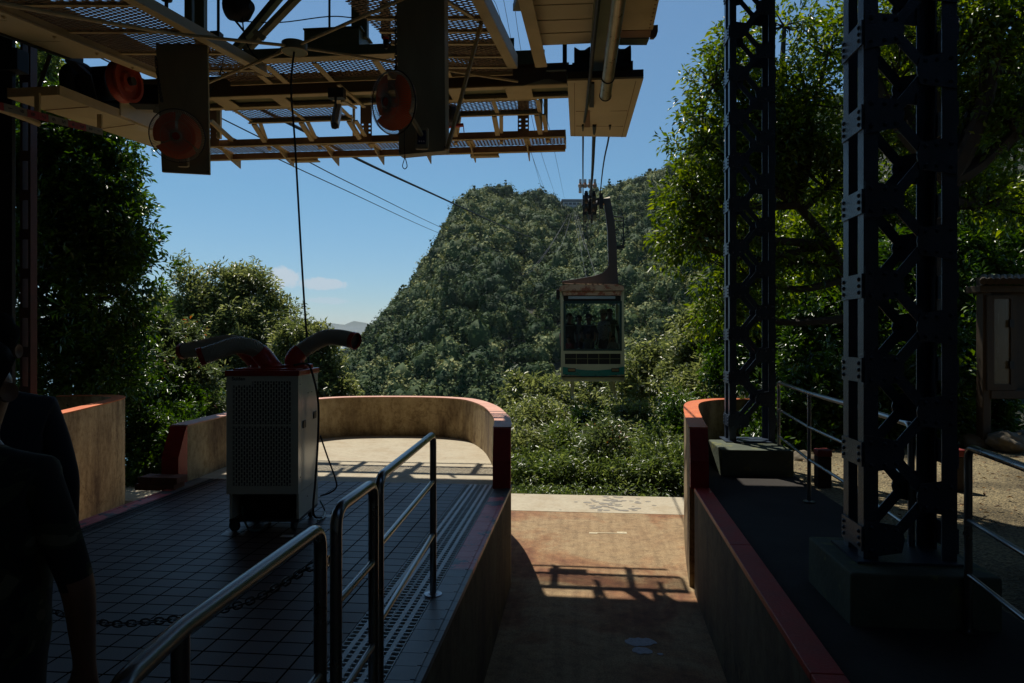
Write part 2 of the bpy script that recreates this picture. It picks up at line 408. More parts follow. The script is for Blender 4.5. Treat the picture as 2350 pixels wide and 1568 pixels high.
# coping tiles along the pit, some painted pink red
def coping_material():
    m, nt, bb = _nodes('coping tiles')
    tc = N(nt, 'ShaderNodeTexCoord')
    sep = N(nt, 'ShaderNodeSeparateXYZ'); L(nt, tc.outputs['Object'], sep.inputs[0])
    n1 = N(nt, 'ShaderNodeTexNoise', Scale=5.0, Detail=5.0); L(nt, tc.outputs['Object'], n1.inputs['Vector'])
    base = ramp(nt, n1.outputs[0], [(.35, (.1, .1, .1)), (.65, (.155, .15, .145))])
    # paint worn in the middle of the painted length (t from 4.25 to 6.15)
    a = N(nt, 'ShaderNodeMapRange'); a.inputs[1].default_value = 4.2; a.inputs[2].default_value = 4.24; L(nt, sep.outputs[1], a.inputs[0])
    c = N(nt, 'ShaderNodeMapRange'); c.inputs[1].default_value = 6.16; c.inputs[2].default_value = 6.12; c.inputs[3].default_value = 0; c.inputs[4].default_value = 1
    L(nt, sep.outputs[1], c.inputs[0])
    d = N(nt, 'ShaderNodeMath', operation='MULTIPLY'); L(nt, a.outputs[0], d.inputs[0]); L(nt, c.outputs[0], d.inputs[1])
    n2 = N(nt, 'ShaderNodeTexNoise', Scale=2.6, Detail=7.0, Roughness=.7); L(nt, tc.outputs['Object'], n2.inputs['Vector'])
    r2 = ramp(nt, n2.outputs[0], [(.53, (1, 1, 1)), (.56, (0, 0, 0))])
    e = N(nt, 'ShaderNodeMath', operation='MULTIPLY'); L(nt, d.outputs[0], e.inputs[0]); L(nt, r2.outputs[0], e.inputs[1])
    paint = ramp(nt, n1.outputs[0], [(.35, (.72, .1, .1)), (.65, (.85, .22, .21))])
    L(nt, mixc(nt, e.outputs[0], base.outputs[0], paint.outputs[0]), bb.inputs['Base Color']); bb.inputs['Roughness'].default_value = .42
    return m
M['coping'] = coping_material()
for s0, s1, nm in ((-.82, -.665, 'coping'), (-3.935, -3.78, 'coping')):
    b = B(); t = 1.2
    while t < T0 - .01:
        b.box((s0 + .003, t, -.03), (s1, min(t + .122, T0), .003))
        if nm == 'coping': b.box((s0 + (.105 if s0 > -2 else .02), t + .003, .003), (s0 + (.125 if s0 > -2 else .04), min(t+.119, T0), .007))
        t += .125
    struct(b.build('platform_edge', 'coping', bevel=0))
# slotted drain strips beside the coping
M['slotlight'] = mat('drain grating cast', (.55, .57, .57), (.42, .45, .45), rough=.4, scale=6)
M['slotdark'] = mat('drain channel', (.03, .024, .018), (.02, .016, .012), rough=.7)
def strip(s0, s1, ta, tb):
    b = B(); b.box((s0, ta, -.03), (s1, tb, -.012)); dk = b.build('drain_channel', 'slotdark'); struct(dk)
    b = B()
    wd = s1 - s0; cols = 3; bar = .012
    for k in range(cols + 1):
        c = s0 + wd * k / cols
        hw = .012 if 0 < k < cols else .004
        b.box((max(s0, c-hw), ta, -.012), (min(s1, c+hw), tb, .0))
    t = ta
    while t < tb:
        b.box((s0, t, -.0115), (s1, t + .011, -.0005)); t += .0417
    struct(b.build('drain_grating_surface', 'slotlight', recalc=False))
strip(-1.12, -.974, 1.2, T0); strip(-.970, -.824, 1.2, T0)
strip(-3.775, -3.62, 2.5, T0)
# terrace
outer = [(-.68,6.68),(-.72,7.1),(-.82,7.7),(-1.08,8.75),(-1.45,9.6),(-1.85,9.95),(-2.4,10.08),(-3.1,10.03),(-3.65,9.8),(-4.02,9.2),(-4.15,8.2),(-4.14,7.3),(-4.1,6.5)]
OUT = [Vector((p.x, p.y, 0)) for p in spline([(a, c, 0) for a, c in outer], 8)]
def offs(path, dist):
    r = []
    for i, p in enumerate(path):
        d = (path[min(i+1, len(path)-1)] - path[max(i-1, 0)]).normalized()
        r.append(p + Vector((-d.y, d.x, 0)) * dist)
    return r
def zz(p, z): return Vector((p.x, p.y, z))
poly = [zz(p, -.12) for p in offs(OUT, .05)]
b = B().prism(poly, (0, 0, .116)); struct(b.build('terrace_floor', 'terrace'))
b = B().prism([zz(p, -1.1) for p in offs(OUT, .1)], (0, 0, .97)); struct(b.build('terrace_base', 'wall'))
HP = .56
def parapet(path, inn, label, capmat, endcap, z0=-1.1, zf=0.0, chamfer=True, endmat='redpaint'):
    th = thing('parapet_wall', label, 'parapet wall', (path[0].x, path[0].y, 0))
    b = B(); n = len(path)
    tops = []
    for i in range(n):
        h = HP
        tops.append(h)
    vs = []; fs = []
    for i in range(n):
        a, c = path[i], inn[i]
        vs += [zz(a, z0), zz(a, tops[i]), zz(c, tops[i]), zz(c, z0)]
    for i in range(n-1):
        for k in range(4):
            j = (k+1) % 4
            fs.append((i*4+k, i*4+j, (i+1)*4+j, (i+1)*4+k))
    fs.append((0, 1, 2, 3)); e = (n-1)*4; fs.append((e+3, e+2, e+1, e))
    b.add(vs, fs); b.build('body', 'wall', th)
    b = B(); vs = []; fs = []
    oo = offs(path, -.006 if (inn[0]-path[0]).dot(offs(path, 1)[0]-path[0]) > 0 else .006)
    ii = [q + (q-p).normalized()*.004 for p, q in zip(path, inn)]
    for i in range(n):
        vs += [zz(oo[i], HP+.0005), zz(oo[i], HP+.012), zz(ii[i], HP+.012), zz(ii[i], HP+.0005)]
    for i in range(n-1):
        for k in range(4):
            j = (k+1) % 4
            fs.append((i*4+k, i*4+j, (i+1)*4+j, (i+1)*4+k))
    fs.append((0, 1, 2, 3)); e = (n-1)*4; fs.append((e+3, e+2, e+1, e))
    b.add(vs, fs); b.build('cap', capmat, th, smooth=True)
    if endcap:
        for (i, sgn) in endcap:
            a, c = path[i], inn[i]
            nx = path[i+1] if i == 0 else path[i-1]
            d = (a - nx).normalized()
            lo = [zz(a, .0), zz(c, .0), zz(c + d*.17, .0), zz(a + d*.17, .0)]
            mid = [zz(p, .27) for p in lo]
            top = [zz(a, HP), zz(c, HP), zz(c + d*.02, HP), zz(a + d*.02, HP)]
            b = B(); b.add(lo+mid+top, [(0,3,2,1),(0,1,5,4),(1,2,6,5),(2,3,7,6),(3,0,4,7),(4,5,9,8),(5,6,10,9),(6,7,11,10),(7,4,8,11),(8,9,10,11)])
            b.build('end_post', endmat, th)
    return th
INN = offs(OUT, .17)
parapet(OUT, INN, 'curved concrete parapet with faded pink top around the sunny terrace', 'pink', [(0, 1), (len(OUT)-1, -1)])
rp = spline([(p[0], p[1], 0) for p in [(1.07,6.85),(1.15,7.6),(1.33,8.95),(1.5,9.6),(1.8,10.0),(2.1,10.15),(2.6,10.2),(3.2,10.1)]], 6)
parapet(rp, offs(rp, -.17), 'curved parapet with orange top behind the lattice column', 'orange', [(0, 1)], chamfer=True)
lp = spline([(p[0], p[1], 0) for p in [(-5.6,3.5),(-5.7,6),(-5.9,7.07),(-6.25,8.3),(-6.6,9.3),(-6.95,9.75),(-7.4,9.85),(-7.9,9.7)]], 6)
parapet(lp, offs(lp, .17), 'curved parapet with orange top beside the dark foliage, beyond the tiled platform', 'orange', None)
# brick foot under the terrace's far post
b = B()
for r_ in range(2):
    for k in range(3):
        x0 = -4.24 + k*.135 + (.03 if r_ else 0)
        b.box((x0, 6.14, r_*.065 - .01), (x0+.127, 6.32, r_*.065+.05))
M['brick'] = mat('old brick', (.24, .09, .05), (.15, .06, .035), rough=.85, scale=9, bump=.4)
tag(b.build('brick_footing', 'brick', bevel=.004), 'low footing of reddish bricks at the foot of the parapet post', 'brick footing')

# pit
b = B().box((-5.75, 1.2, -1.2), (1.12, 6.9, -1.0)); b.box((-7.2, 6.9, -1.2), (1.75, 9.62, -1.0)); struct(b.build('pit_floor', 'pit'))
b = B().box((-7.5, 9.62, -1.2), (3.2, 10.66, -.996)); struct(b.build('pit_ledge_floor', 'terrace'))
b = B().box((-5.75, 1.0, -1.2), (1.3, 1.2, -.03)); struct(b.build('pit_end_wall', 'wall'))
# right pit wall, red kerb, walkway
kn, kf = .93, 1.09
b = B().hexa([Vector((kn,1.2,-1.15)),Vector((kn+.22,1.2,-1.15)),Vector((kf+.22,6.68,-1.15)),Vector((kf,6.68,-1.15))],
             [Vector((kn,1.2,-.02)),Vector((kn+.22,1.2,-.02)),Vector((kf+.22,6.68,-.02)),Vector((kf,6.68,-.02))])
struct(b.build('pit_wall', 'shadewall'))
b = B()
nseg = 3
for i in range(nseg):
    a, c = i/nseg, (i+1)/nseg - .0012
    ta, tb = 1.2 + (6.68-1.2)*a, 1.2 + (6.68-1.2)*c
    ka, kb = kn+(kf-kn)*a, kn+(kf-kn)*c
    b.hexa([Vector((ka-.006,ta,-.02)),Vector((ka+.135,ta,-.02)),Vector((kb+.135,tb,-.02)),Vector((kb-.006,tb,-.02))],
           [Vector((ka-.006,ta,.02)),Vector((ka+.135,ta,.02)),Vector((kb+.135,tb,.02)),Vector((kb-.006,tb,.02))])
struct(b.build('kerb', 'redpaint', bevel=.004))
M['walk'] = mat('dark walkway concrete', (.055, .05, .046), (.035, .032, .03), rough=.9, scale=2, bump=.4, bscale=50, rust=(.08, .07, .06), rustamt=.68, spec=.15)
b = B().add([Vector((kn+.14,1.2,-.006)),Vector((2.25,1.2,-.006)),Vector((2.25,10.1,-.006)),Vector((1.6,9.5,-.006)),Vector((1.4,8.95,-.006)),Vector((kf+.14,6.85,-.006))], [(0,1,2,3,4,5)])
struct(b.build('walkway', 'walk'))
b = B().prism([Vector((p[0], p[1], -1.3)) for p in [(kn+.2,1.2),(2.25,1.2),(2.25,10.2),(2.1,10.14),(1.85,9.98),(1.55,9.55),(1.4,8.95),(1.22,7.6),(1.12,6.7)]], (0,0,1.28)); struct(b.build('walkway_base_wall', 'wall'))
# faded paint marks on the floor of the pit
def blotch(name, pts, matn, z, label, cat):
    b = B()
    for (u, v, r) in pts:
        c = PZ(u, v, z); n = 18
        ring = [Vector((c.x + r*1.5*math.cos(a)*(1+.25*noise.noise(Vector((math.cos(a)*2, math.sin(a)*2, u)))), c.y + r*math.sin(a)*(1+.3*noise.noise(Vector((math.cos(a)*2, math.sin(a)*2, v)))), z)) for a in [2*math.pi*k/n for k in range(n)]]
        b.add(ring, [tuple(range(n))])
    return tag(b.build(name, matn), label, cat)
M['splash'] = mat('pale paint', (.42, .47, .55), (.3, .34, .4), rough=.8, scale=40)
b = B()
for (u, v, r) in ((1462,1472,.075),(1480,1472,.07),(1472,1492,.055),(1482,1494,.04),(1515,1500,.018)):
    c = PZ(u, v, -.994)
    b.prism([Vector((c.x + r*1.3*math.cos(a)*(1+.35*noise.noise(Vector((math.cos(a)*2,math.sin(a)*2,u)))), c.y + r*math.sin(a)*(1+.35*noise.noise(Vector((math.cos(a)*2,math.sin(a)*2,v)))), -.9985 - .00025*(u-1460)/20)) for a in [2*math.pi*k/22 for k in range(22)]], (0,0,.002))
struct(b.build('pit_floor_marking', 'splash'))
M['markpaint'] = mat('worn cream line paint', (.62, .55, .38), (.45, .37, .23), rough=.8, scale=30)
b = B()
A, C_ = PZ(1352, 1222, -.996), PZ(1438, 1222, -.996)
b.box((A.x, A.y-.012, -.998), (C_.x, A.y+.012, -.9955)); b.box((A.x, A.y-.05, -.998), (A.x+.1, A.y-.012, -.9955)); b.box((C_.x-.12, A.y+.0121, -.998), (C_.x, A.y+.07, -.9955))
struct(b.build('pit_line_marking', 'markpaint'))
M['spots'] = mat('dark oil spots', (.27, .245, .2), (.2, .18, .15), rough=.8)
b = B()
rs = random.Random(5)
for k in range(70):
    u = rs.gauss(1405, 38); v = rs.uniform(1140, 1173); r = rs.uniform(.012, .035)
    c = PZ(u, v, -.994)
    b.prism([Vector((c.x+r*1.6*math.cos(a)+rs.uniform(-.2,.2)*r, c.y+r*math.sin(a)*1.3, -.9955 + .00002*k)) for a in [2*math.pi*q/9 for q in range(9)]], (0,0,.0015))
struct(b.build('ledge_floor_marking', 'spots'))

# right yard
b = B()
nx, ny = 40, 22
vs = []; fs = []
for j in range(ny+1):
    for i in range(nx+1):
        x = 2.25 + i*.6; y = -6 + j*.75
        z = -.035 + (0 if x < 2.6 else .03*noise.noise(Vector((x*.8, y*.8, 0)))) 
        vs.append((x, y, z))
for j in range(ny):
    for i in range(nx): a = j*(nx+1)+i; fs.append((a, a+1, a+nx+2, a+nx+1))
b.add(vs, fs); o = b.build('yard_ground', 'gravel', smooth=True); struct(o)

# station hall: roof, back and side walls (they hold the light out)
b = B().box((-11,-5,7.25),(7.5,-1.6,7.55)); b.box((-11,-1.6,7.25),(.6,1.2,7.55)); b.box((6.6,-1.6,7.25),(7.5,1.2,7.55))  # unseen roof opening above the camera, added to let in fill light
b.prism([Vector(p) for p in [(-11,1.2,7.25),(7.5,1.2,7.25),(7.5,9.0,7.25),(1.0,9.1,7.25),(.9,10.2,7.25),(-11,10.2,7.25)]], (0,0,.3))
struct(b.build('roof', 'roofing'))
b = B().box((-11,-5.3,-1),(7.5,-5,7.25)); b.box((-11,-5,-1.2),(-10.8,7.4,7.25)); struct(b.build('station_wall', 'hallwall'))
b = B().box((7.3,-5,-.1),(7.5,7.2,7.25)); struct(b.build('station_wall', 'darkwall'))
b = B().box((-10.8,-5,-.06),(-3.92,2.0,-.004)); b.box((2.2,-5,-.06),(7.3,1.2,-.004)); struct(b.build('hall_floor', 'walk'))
# ================================================================= terrain (polar grid about the ledge), sea, far hills
def interp(x, pts):
    return float(np.interp(x, [p[0] for p in pts], [p[1] for p in pts]))
RIDGE = [(-1500,900),(700,905),(790,862),(815,825),(850,780),(885,742),(925,692),(960,642),(985,602),(1008,556),(1025,520),(1040,508),(1058,482),(1080,466),(1110,456),(1150,450),(1210,458),(1268,460),(1288,482),(1345,480),(1362,458),(1400,444),(1450,432),(1500,412),(1540,392),(1600,350),(1700,300),(1900,240),(2350,190),(3800,150)]
RD = [(-1500,200),(790,205),(900,250),(1040,320),(1150,380),(1300,430),(1500,420),(1650,380),(1900,330),(2350,300),(3800,250)]
def ridge(u): return interp(u, RIDGE)+5*noise.noise(Vector((u*.045, 1.3, 0)))+4*noise.noise(Vector((u*.11, 4.3, 0))), interp(u, RD)
def mtn_z(u, d):
    vr, dr = ridge(u)
    zr = EYE - (vr - VC)/FP*dr
    d0 = 110.0; z0 = -24.0
    if d <= d0: return None
    s = min((d - d0)/(dr - d0), 1.0)
    if u < 790: return z0 - (d-d0)*.25
    z = z0 + (zr - z0) * (s ** .92)
    if d > dr: z = zr - (d-dr)*.55
    x, y = (u-UC)/FP*d, d
    z += (10*noise.noise(Vector((x*.014+3, y*.007, 0)))+4*noise.noise(Vector((x*.04, y*.03, 5))))*min(1, s*3)*(1-s*.8) if d <= dr else 0
    return z
def ground_z(u, d):
    x = (u-UC)/FP*d; p = W(x, d, 0); s, t = p.x, p.y
    m = mtn_z(u, d)
    if m is not None: return m
    # ledge then slope; the right side rises into a wooded bank
    near = -1.4 if t < 11 else -1.4 - (t-11)*.42 
    if s < -6.2: near = min(near, -1.6 - max(0, -6.2-s)*.12)
    near = max(near, -24)
    k = min(max((s - 3.5 - .06*max(0, t-8))/3.5, 0), 1)
    bank = -.12 if t < 9.3 else -.12 + (t-9.3)*.1
    bank += max(0, s-9)*.25
    k *= max(0, 1-(max(d-55, 0)/55))
    if s > 2.2 and t < 10.4: k = 1; bank = min(bank, -.12) if s < 6 else bank
    z = near*(1-k) + bank*k
    if d > 60:
        w_ = (d-60)/50; z = z*(1-w_) + -24.0*w_
    return z
us = np.linspace(-2400, 4700, 150)
ds = list(np.concatenate([np.geomspace(2.0, 110, 46), np.linspace(112, 480, 60), np.geomspace(490, 1100, 12)]))
vs = []; fs = []
for d in ds:
    for u in us:
        vs.append(tuple(W((u-UC)/FP*d, d, ground_z(u, d) if d < 481 else min(ground_z(u, 480) - (d-480)*.4, -30))))
nu = len(us)
for j in range(len(ds)-1):
    for i in range(nu-1): a = j*nu+i; fs.append((a, a+1, a+nu+1, a+nu))
M['soil'] = mat('forest floor', (.022, .028, .014), (.012, .016, .008), rough=.95, scale=.6)
b = B(); b.add(vs, fs); o = b.build('hillside_terrain', 'soil', smooth=True); struct(o)
M['under'] = mat('earth', (.06, .05, .03), rough=.95, scale=.3)
b = B().add([(-60,-60,-1.6),(60,-60,-1.6),(60,3.2,-1.6),(-60,3.2,-1.6)], [(0,1,2,3)]); struct(b.build('ground', 'under'))
# sea
m, nt, bb = _nodes('sea'); bb.inputs['Base Color'].default_value = (.01, .09, .12, 1); bb.inputs['Roughness'].default_value = .35
wn = N(nt, 'ShaderNodeTexNoise', Scale=.02, Detail=6.0); tc = N(nt, 'ShaderNodeTexCoord'); L(nt, tc.outputs['Object'], wn.inputs['Vector'])
bp = N(nt, 'ShaderNodeBump', Strength=.4, Distance=4.0); L(nt, wn.outputs[0], bp.inputs['Height']); L(nt, bp.outputs[0], bb.inputs['Normal'])
M['sea'] = m
b = B().add([(-26000,-3000,-130),(26000,-3000,-130),(26000,30000,-130),(-26000,30000,-130)], [(0,1,2,3)]); struct(b.build('sea_water', 'sea'))
# a further wooded spur and faint islands
def hillmesh(name, prof, d0, d1, base, matn, seed):
    vs = []; fs = []; us2 = np.linspace(prof[0][0], prof[-1][0], 70); ns = 14
    for j in range(ns+1):
        f = j/ns; d = d0 + (d1-d0)*f; hh = math.sin(math.pi*min(f*1.15, 1))**.8 if f < .87 else math.sin(math.pi*min(f*1.0, 1))
        for u in us2:
            vm = interp(u, prof); zm = EYE-(vm-VC)/FP*((d0+d1)/2)
            z = base + (zm-base)*max(0, math.sin(math.pi*f))**.7*(1+.04*noise.noise(Vector((u*.02, f*3, seed))))
            vs.append(tuple(W((u-UC)/FP*d, d, z)))
    n = len(us2)
    for j in range(ns):
        for i in range(n-1): a = j*n+i; fs.append((a, a+1, a+n+1, a+n))
    b = B(); b.add(vs, fs); return struct(b.build(name, matn, smooth=True))
M['farwood'] = mat('far woodland', (.06, .085, .05), (.04, .06, .035), rough=.95, scale=.06)
SPUR = [(690,905),(740,862),(770,835),(800,812),(830,800),(862,780),(900,772),(960,760),(1050,760)]
hillmesh('far_spur_terrain', SPUR, 560, 900, -60, 'farwood', 3)
hillmesh('island_hills', [(640,760),(700,757),(735,745),(760,741),(790,746),(812,738),(840,741),(870,752),(910,758),(1000,765)], 9000, 11500, -130, 'farwood', 9)
hillmesh('island_hills_left', [(320,772),(420,770),(480,764),(540,768),(600,763),(680,768),(740,773)], 12000, 14500, -130, 'farwood', 13)

# ================================================================= leaves
LV, LF = [], []
def leaf_geo(C, D, Nn, ln, wd, fold=.18, var=None):
    """C base points, D leaf axes, Nn approximate normals; two triangles folded at the midrib"""
    D = D/np.linalg.norm(D, axis=1, keepdims=True)
    S = np.cross(D, Nn); S /= np.linalg.norm(S, axis=1, keepdims=True)+1e-9
    U = np.cross(S, D)
    ln = ln[:, None]; wd = wd[:, None]
    mid = C + D*ln*.48
    tip = C + D*ln - U*ln*.12
    Lp = mid - S*wd*.5 + U*wd*fold*1.6
    Rp = mid + S*wd*.5 + U*wd*fold*1.6
    V = np.stack([C, Lp, tip, Rp], 1).reshape(-1, 3)
    n = len(C); base = np.arange(n)*4
    F = np.stack([np.stack([base, base+2, base+1], 1), np.stack([base, base+3, base+2], 1)], 1).reshape(-1, 3)
    return V, F
def mesh_np(name, V, F, var, m, parent=None, k=3):
    me = bpy.data.meshes.new(name)
    off = np.array(wloc(parent)) if parent is not None else 0
    V = (V - off).astype(np.float32)
    me.vertices.add(len(V)); me.vertices.foreach_set('co', V.ravel())
    me.loops.add(F.size); me.loops.foreach_set('vertex_index', F.ravel().astype(np.int32))
    me.polygons.add(len(F)); me.polygons.foreach_set('loop_start', (np.arange(len(F))*k).astype(np.int32))
    try: me.polygons.foreach_set('loop_total', np.full(len(F), k, dtype=np.int32))
    except Exception: pass
    a = me.attributes.new('var', 'FLOAT', 'POINT'); a.data.foreach_set('value', var.astype(np.float32))
    me.update(calc_edges=True)
    me.materials.append(M[m] if isinstance(m, str) else m)
    o = bpy.data.objects.new(name, me); COL.objects.link(o)
    if parent is not None: o.parent = parent
    return o
def sprigs(lobes, ncl, leaves, ln, wd, rng, spread=.3, droop=.35, shell=.55, up=.35, base_var=.5, flat=1.0):
    """leaf sprigs spread through ellipsoid lobes (centre, radii in camera-aligned axes). returns V, F, var, sprig origins"""
    vol = np.array([(r[0]*r[1]*r[2])**(.72) for c, r in lobes]); pr = vol/vol.sum()
    li = rng.choice(len(lobes), ncl, p=pr)
    dirs = rng.normal(size=(ncl, 3)); dirs /= np.linalg.norm(dirs, axis=1, keepdims=True)
    dirs[:, 2] = np.where(dirs[:, 2] < -.55, -dirs[:, 2], dirs[:, 2])
    rad = (shell + (1-shell)*rng.random(ncl)**.7) * (1+.24*rng.normal(size=ncl))
    cc = np.array([tuple(lobes[i][0]) for i in li]); rr = np.array([lobes[i][1] for i in li])
    loc = dirs*rad[:, None]*rr
    x = loc[:, 0]*CT - loc[:, 1]*ST; y = loc[:, 0]*ST + loc[:, 1]*CT
    org = cc + np.stack([x, y, loc[:, 2]], 1)
    od = np.stack([dirs[:, 0]*CT - dirs[:, 1]*ST, dirs[:, 0]*ST + dirs[:, 1]*CT, dirs[:, 2]], 1)
    axis = od + rng.normal(size=(ncl, 3))*.45 + np.array([0, 0, up]); axis /= np.linalg.norm(axis, axis=1, keepdims=True)
    n = ncl*leaves
    A = np.repeat(axis, leaves, 0); O = np.repeat(org, leaves, 0)
    s = rng.random(n)*spread*1.6
    side = rng.normal(size=(n, 3)); side -= A*(side*A).sum(1, keepdims=True); side /= np.linalg.norm(side, axis=1, keepdims=True)
    Cc = O + A*s[:, None] + side*(rng.random(n)[:, None]**.8)*spread*.62
    D = side + A*.7 + rng.normal(size=(n, 3))*.25; D[:, 2] -= droop*rng.random(n)
    Nn = np.array([0, 0, 1.0]) + rng.normal(size=(n, 3))*.55*flat + A*.3
    sz = np.clip(1+.25*rng.normal(size=n), .5, 1.6)
    V, F = leaf_geo(Cc, D, Nn, ln*sz, wd*sz)
    cv = np.repeat(rng.normal(size=ncl)*.16, leaves)
    var = np.clip(base_var + cv + rng.normal(size=n)*.15, 0, 1)
    return V, F, np.repeat(var, 4), org, li
def lobe(u, v, d, ru, rv, rd=None):
    k = d/FP
    return (P(u, v, d), (ru*k, (rd if rd is not None else min(ru, rv)*k*.9), rv*k))
def tree(name, label, cat, base, trunk, lobes, ncl, leaves, ln, wd, leafm, seed, group=None, r0=.14, twigs=160, barkm='bark', limb_r=.05, **kw):
    rng = np.random.default_rng(seed)
    th = thing(name, label, cat, tuple(base), group)
    V, F, var, org, li = sprigs(lobes, ncl, leaves, ln, wd, rng, **kw)
    mesh_np('crown' if 'tree' in name else 'foliage', V, F, var, leafm, th)
    b = B(); rs = random.Random(seed)
    pts = [Vector(base)] + [Vector(p) for p in trunk]
    tp = spline(pts, 5); n = len(tp)
    b.tube(tp, [r0*(1-.72*i/n) for i in range(n)], 9)
    mids = []
    for i, (c, r) in enumerate(lobes):
        # limb leaves the trunk at the nearest point below the lobe
        q = min(tp[1:], key=lambda p: (p-c).length + max(0, p.z-c.z)*2)
        m1 = q.lerp(c, .5) + Vector((rs.uniform(-.15,.15), rs.uniform(-.15,.15), rs.uniform(-.25,.1)))*(q-c).length*.5
        path = spline([q, m1, c], 5)
        b.tube(path, [limb_r*(1-.65*k/len(path)) for k in range(len(path))], 6, caps=False)
        mids.append(path)
    idx = rng.choice(len(org), min(twigs, len(org)), replace=False)
    for j in idx:
        o_ = Vector(org[j]); path = mids[li[j]]
        q = min(path[3:], key=lambda p: (p-o_).length)
        m1 = q.lerp(o_, .5) + Vector((rs.uniform(-.1,.1), rs.uniform(-.1,.1), rs.uniform(-.2,.05)))*(q-o_).length
        pp = spline([q, m1, o_ + (o_-q).normalized()*.12], 3)
        b.tube(pp, [limb_r*.28*(1-.75*k/len(pp)) for k in range(len(pp))], 4, caps=False)
    b.build('trunk', barkm, th, recalc=False, smooth=True)
    return th
M['leafL'] = leafmat('glossy dark evergreen leaf', (.016, .04, .008), (.05, .11, .018), (.12, .21, .035), rough=.28, trans=.35)
M['leafM'] = leafmat('olive evergreen leaf', (.05, .075, .025), (.15, .18, .065), (.3, .33, .14), rough=.3, trans=.5)
M['leafR'] = leafmat('thin bright cherry leaf', (.03, .065, .01), (.09, .145, .02), (.21, .26, .045), rough=.34, trans=.5)
M['leafD'] = leafmat('shaded shrub leaf', (.016, .04, .008), (.045, .1, .016), (.1, .18, .03), rough=.3, trans=.35)
M['leafB'] = leafmat('grey green shrub leaf', (.05, .07, .025), (.1, .14, .05), (.18, .23, .09), rough=.3, trans=.35, tip=(.35, .13, .03))
M['leafF'] = leafmat('fresh green shrub leaf', (.04, .07, .02), (.1, .145, .04), (.21, .26, .085), rough=.3, trans=.45)
M['forest'] = leafmat('forest canopy', (.014, .042, .014), (.08, .12, .036), (.34, .345, .14), rough=.75, trans=.08)
M['forest'].node_tree.nodes['Principled BSDF'].inputs['Specular IOR Level'].default_value = .15

DENS = DENSITY
def n_(x): return max(8, int(x*DENS))
# --- left: big glossy tree hard by the hall, and what grows beneath it
tree('evergreen_tree', 'large glossy dark evergreen tree behind the left parapet, under the cream trough', 'tree',
     P(120, 1150, 11.5), [P(140, 950, 11.5), P(150, 700, 11.4), P(160, 420, 11.2)],
     [lobe(110,420,11.5,120,110), lobe(230,430,11.3,80,90), lobe(175,560,11.2,150,120), lobe(250,540,11.0,70,75), lobe(90,690,11.6,110,140), lobe(230,690,11.1,100,110),
      lobe(130,860,11.6,150,120), lobe(250,850,11.2,80,110), lobe(60,520,11.8,90,170), lobe(150,300,11.6,90,70), lobe(230,350,11.4,60,50)],
     n_(2100), 34, .1, .042, 'leafL', 21, r0=.2, spread=.2, shell=.4, limb_r=.07)
tree('evergreen_tree', 'tall light evergreen tree rising past the cream trough at the far left', 'tree',
     P(60, 1100, 14.5), [P(70, 700, 14.5), P(80, 400, 14.5), P(95, 200, 14.5)],
     [lobe(80,190,14.5,60,80), lobe(100,290,14.5,70,60), lobe(30,240,14.6,60,90), lobe(150,215,15,30,40)], n_(420), 26, .12, .045, 'leafF', 22, r0=.16, spread=.25, shell=.3)
tree('evergreen_bush', 'dark shaded bush filling the gap between the two left parapets', 'bush',
     P(340, 1230, 12.0), [P(345, 1150, 12), P(350, 1050, 12)],
     [lobe(330,1060,12,60,110), lobe(380,1010,12.2,70,70), lobe(320,940,12.6,90,80), lobe(360,1110,11.5,70,50), lobe(440,960,12.8,60,50), lobe(425,1030,11.8,60,70), lobe(330,1150,11.6,70,50)], n_(900), 34, .085, .036, 'leafD', 23, r0=.06, spread=.16, shell=.3)
tree('flowering_bush', 'leafy bush with a few reddish young tips between the cooler and the dark evergreen', 'bush',
     P(400, 1250, 13.5), [P(400, 1100, 13.5), P(395, 950, 13.5)],
     [lobe(360,860,13.5,80,80), lobe(420,900,13.3,70,70), lobe(345,780,13.8,50,45), lobe(465,950,13.0,60,35), lobe(400,820,14,60,60)], n_(620), 32, .095, .04, 'leafB', 24, r0=.06, spread=.18, shell=.35)
# --- middle left: broad crown seen over the cooler
tree('broadleaf_tree', 'broad olive green tree with pointed top standing behind the air cooler', 'tree',
     P(560, 1400, 23), [P(560, 1100, 23), P(555, 900, 23), P(540, 720, 23)],
     [lobe(435,684,23,26,55), lobe(455,754,23,60,70), lobe(530,714,23,40,60), lobe(570,684,23.4,38,45), lobe(560,784,22.8,80,70), lobe(380,769,23.2,42,60), lobe(395,854,22.6,70,60),
      lobe(490,854,22.2,90,70), lobe(630,744,23.2,32,45), lobe(640,814,22.8,60,60), lobe(600,894,22.4,90,60), lobe(480,944,22,100,60), lobe(520,664,23.2,22,22), lobe(610,714,23.2,25,30), lobe(425,644,23,12,28), lobe(545,664,23,16,26), lobe(590,664,23,14,20), lobe(360,724,23.2,22,26)],
     n_(2100), 32, .15, .055, 'leafM', 25, r0=.2, spread=.36, shell=.3, up=.7, limb_r=.07)
tree('broadleaf_tree', 'smaller olive tree right of the air cooler, touched by the hanging rope', 'tree',
     P(730, 1300, 20), [P(725, 1050, 20), P(720, 850, 20)],
     [lobe(715,794,20,34,34), lobe(740,824,20,30,40), lobe(670,804,20.3,30,40), lobe(735,884,19.8,50,45), lobe(760,914,19.6,42,40), lobe(690,904,20,60,60), lobe(785,924,19.5,20,30)],
     n_(900), 30, .13, .052, 'leafM', 26, r0=.12, spread=.24, shell=.4)
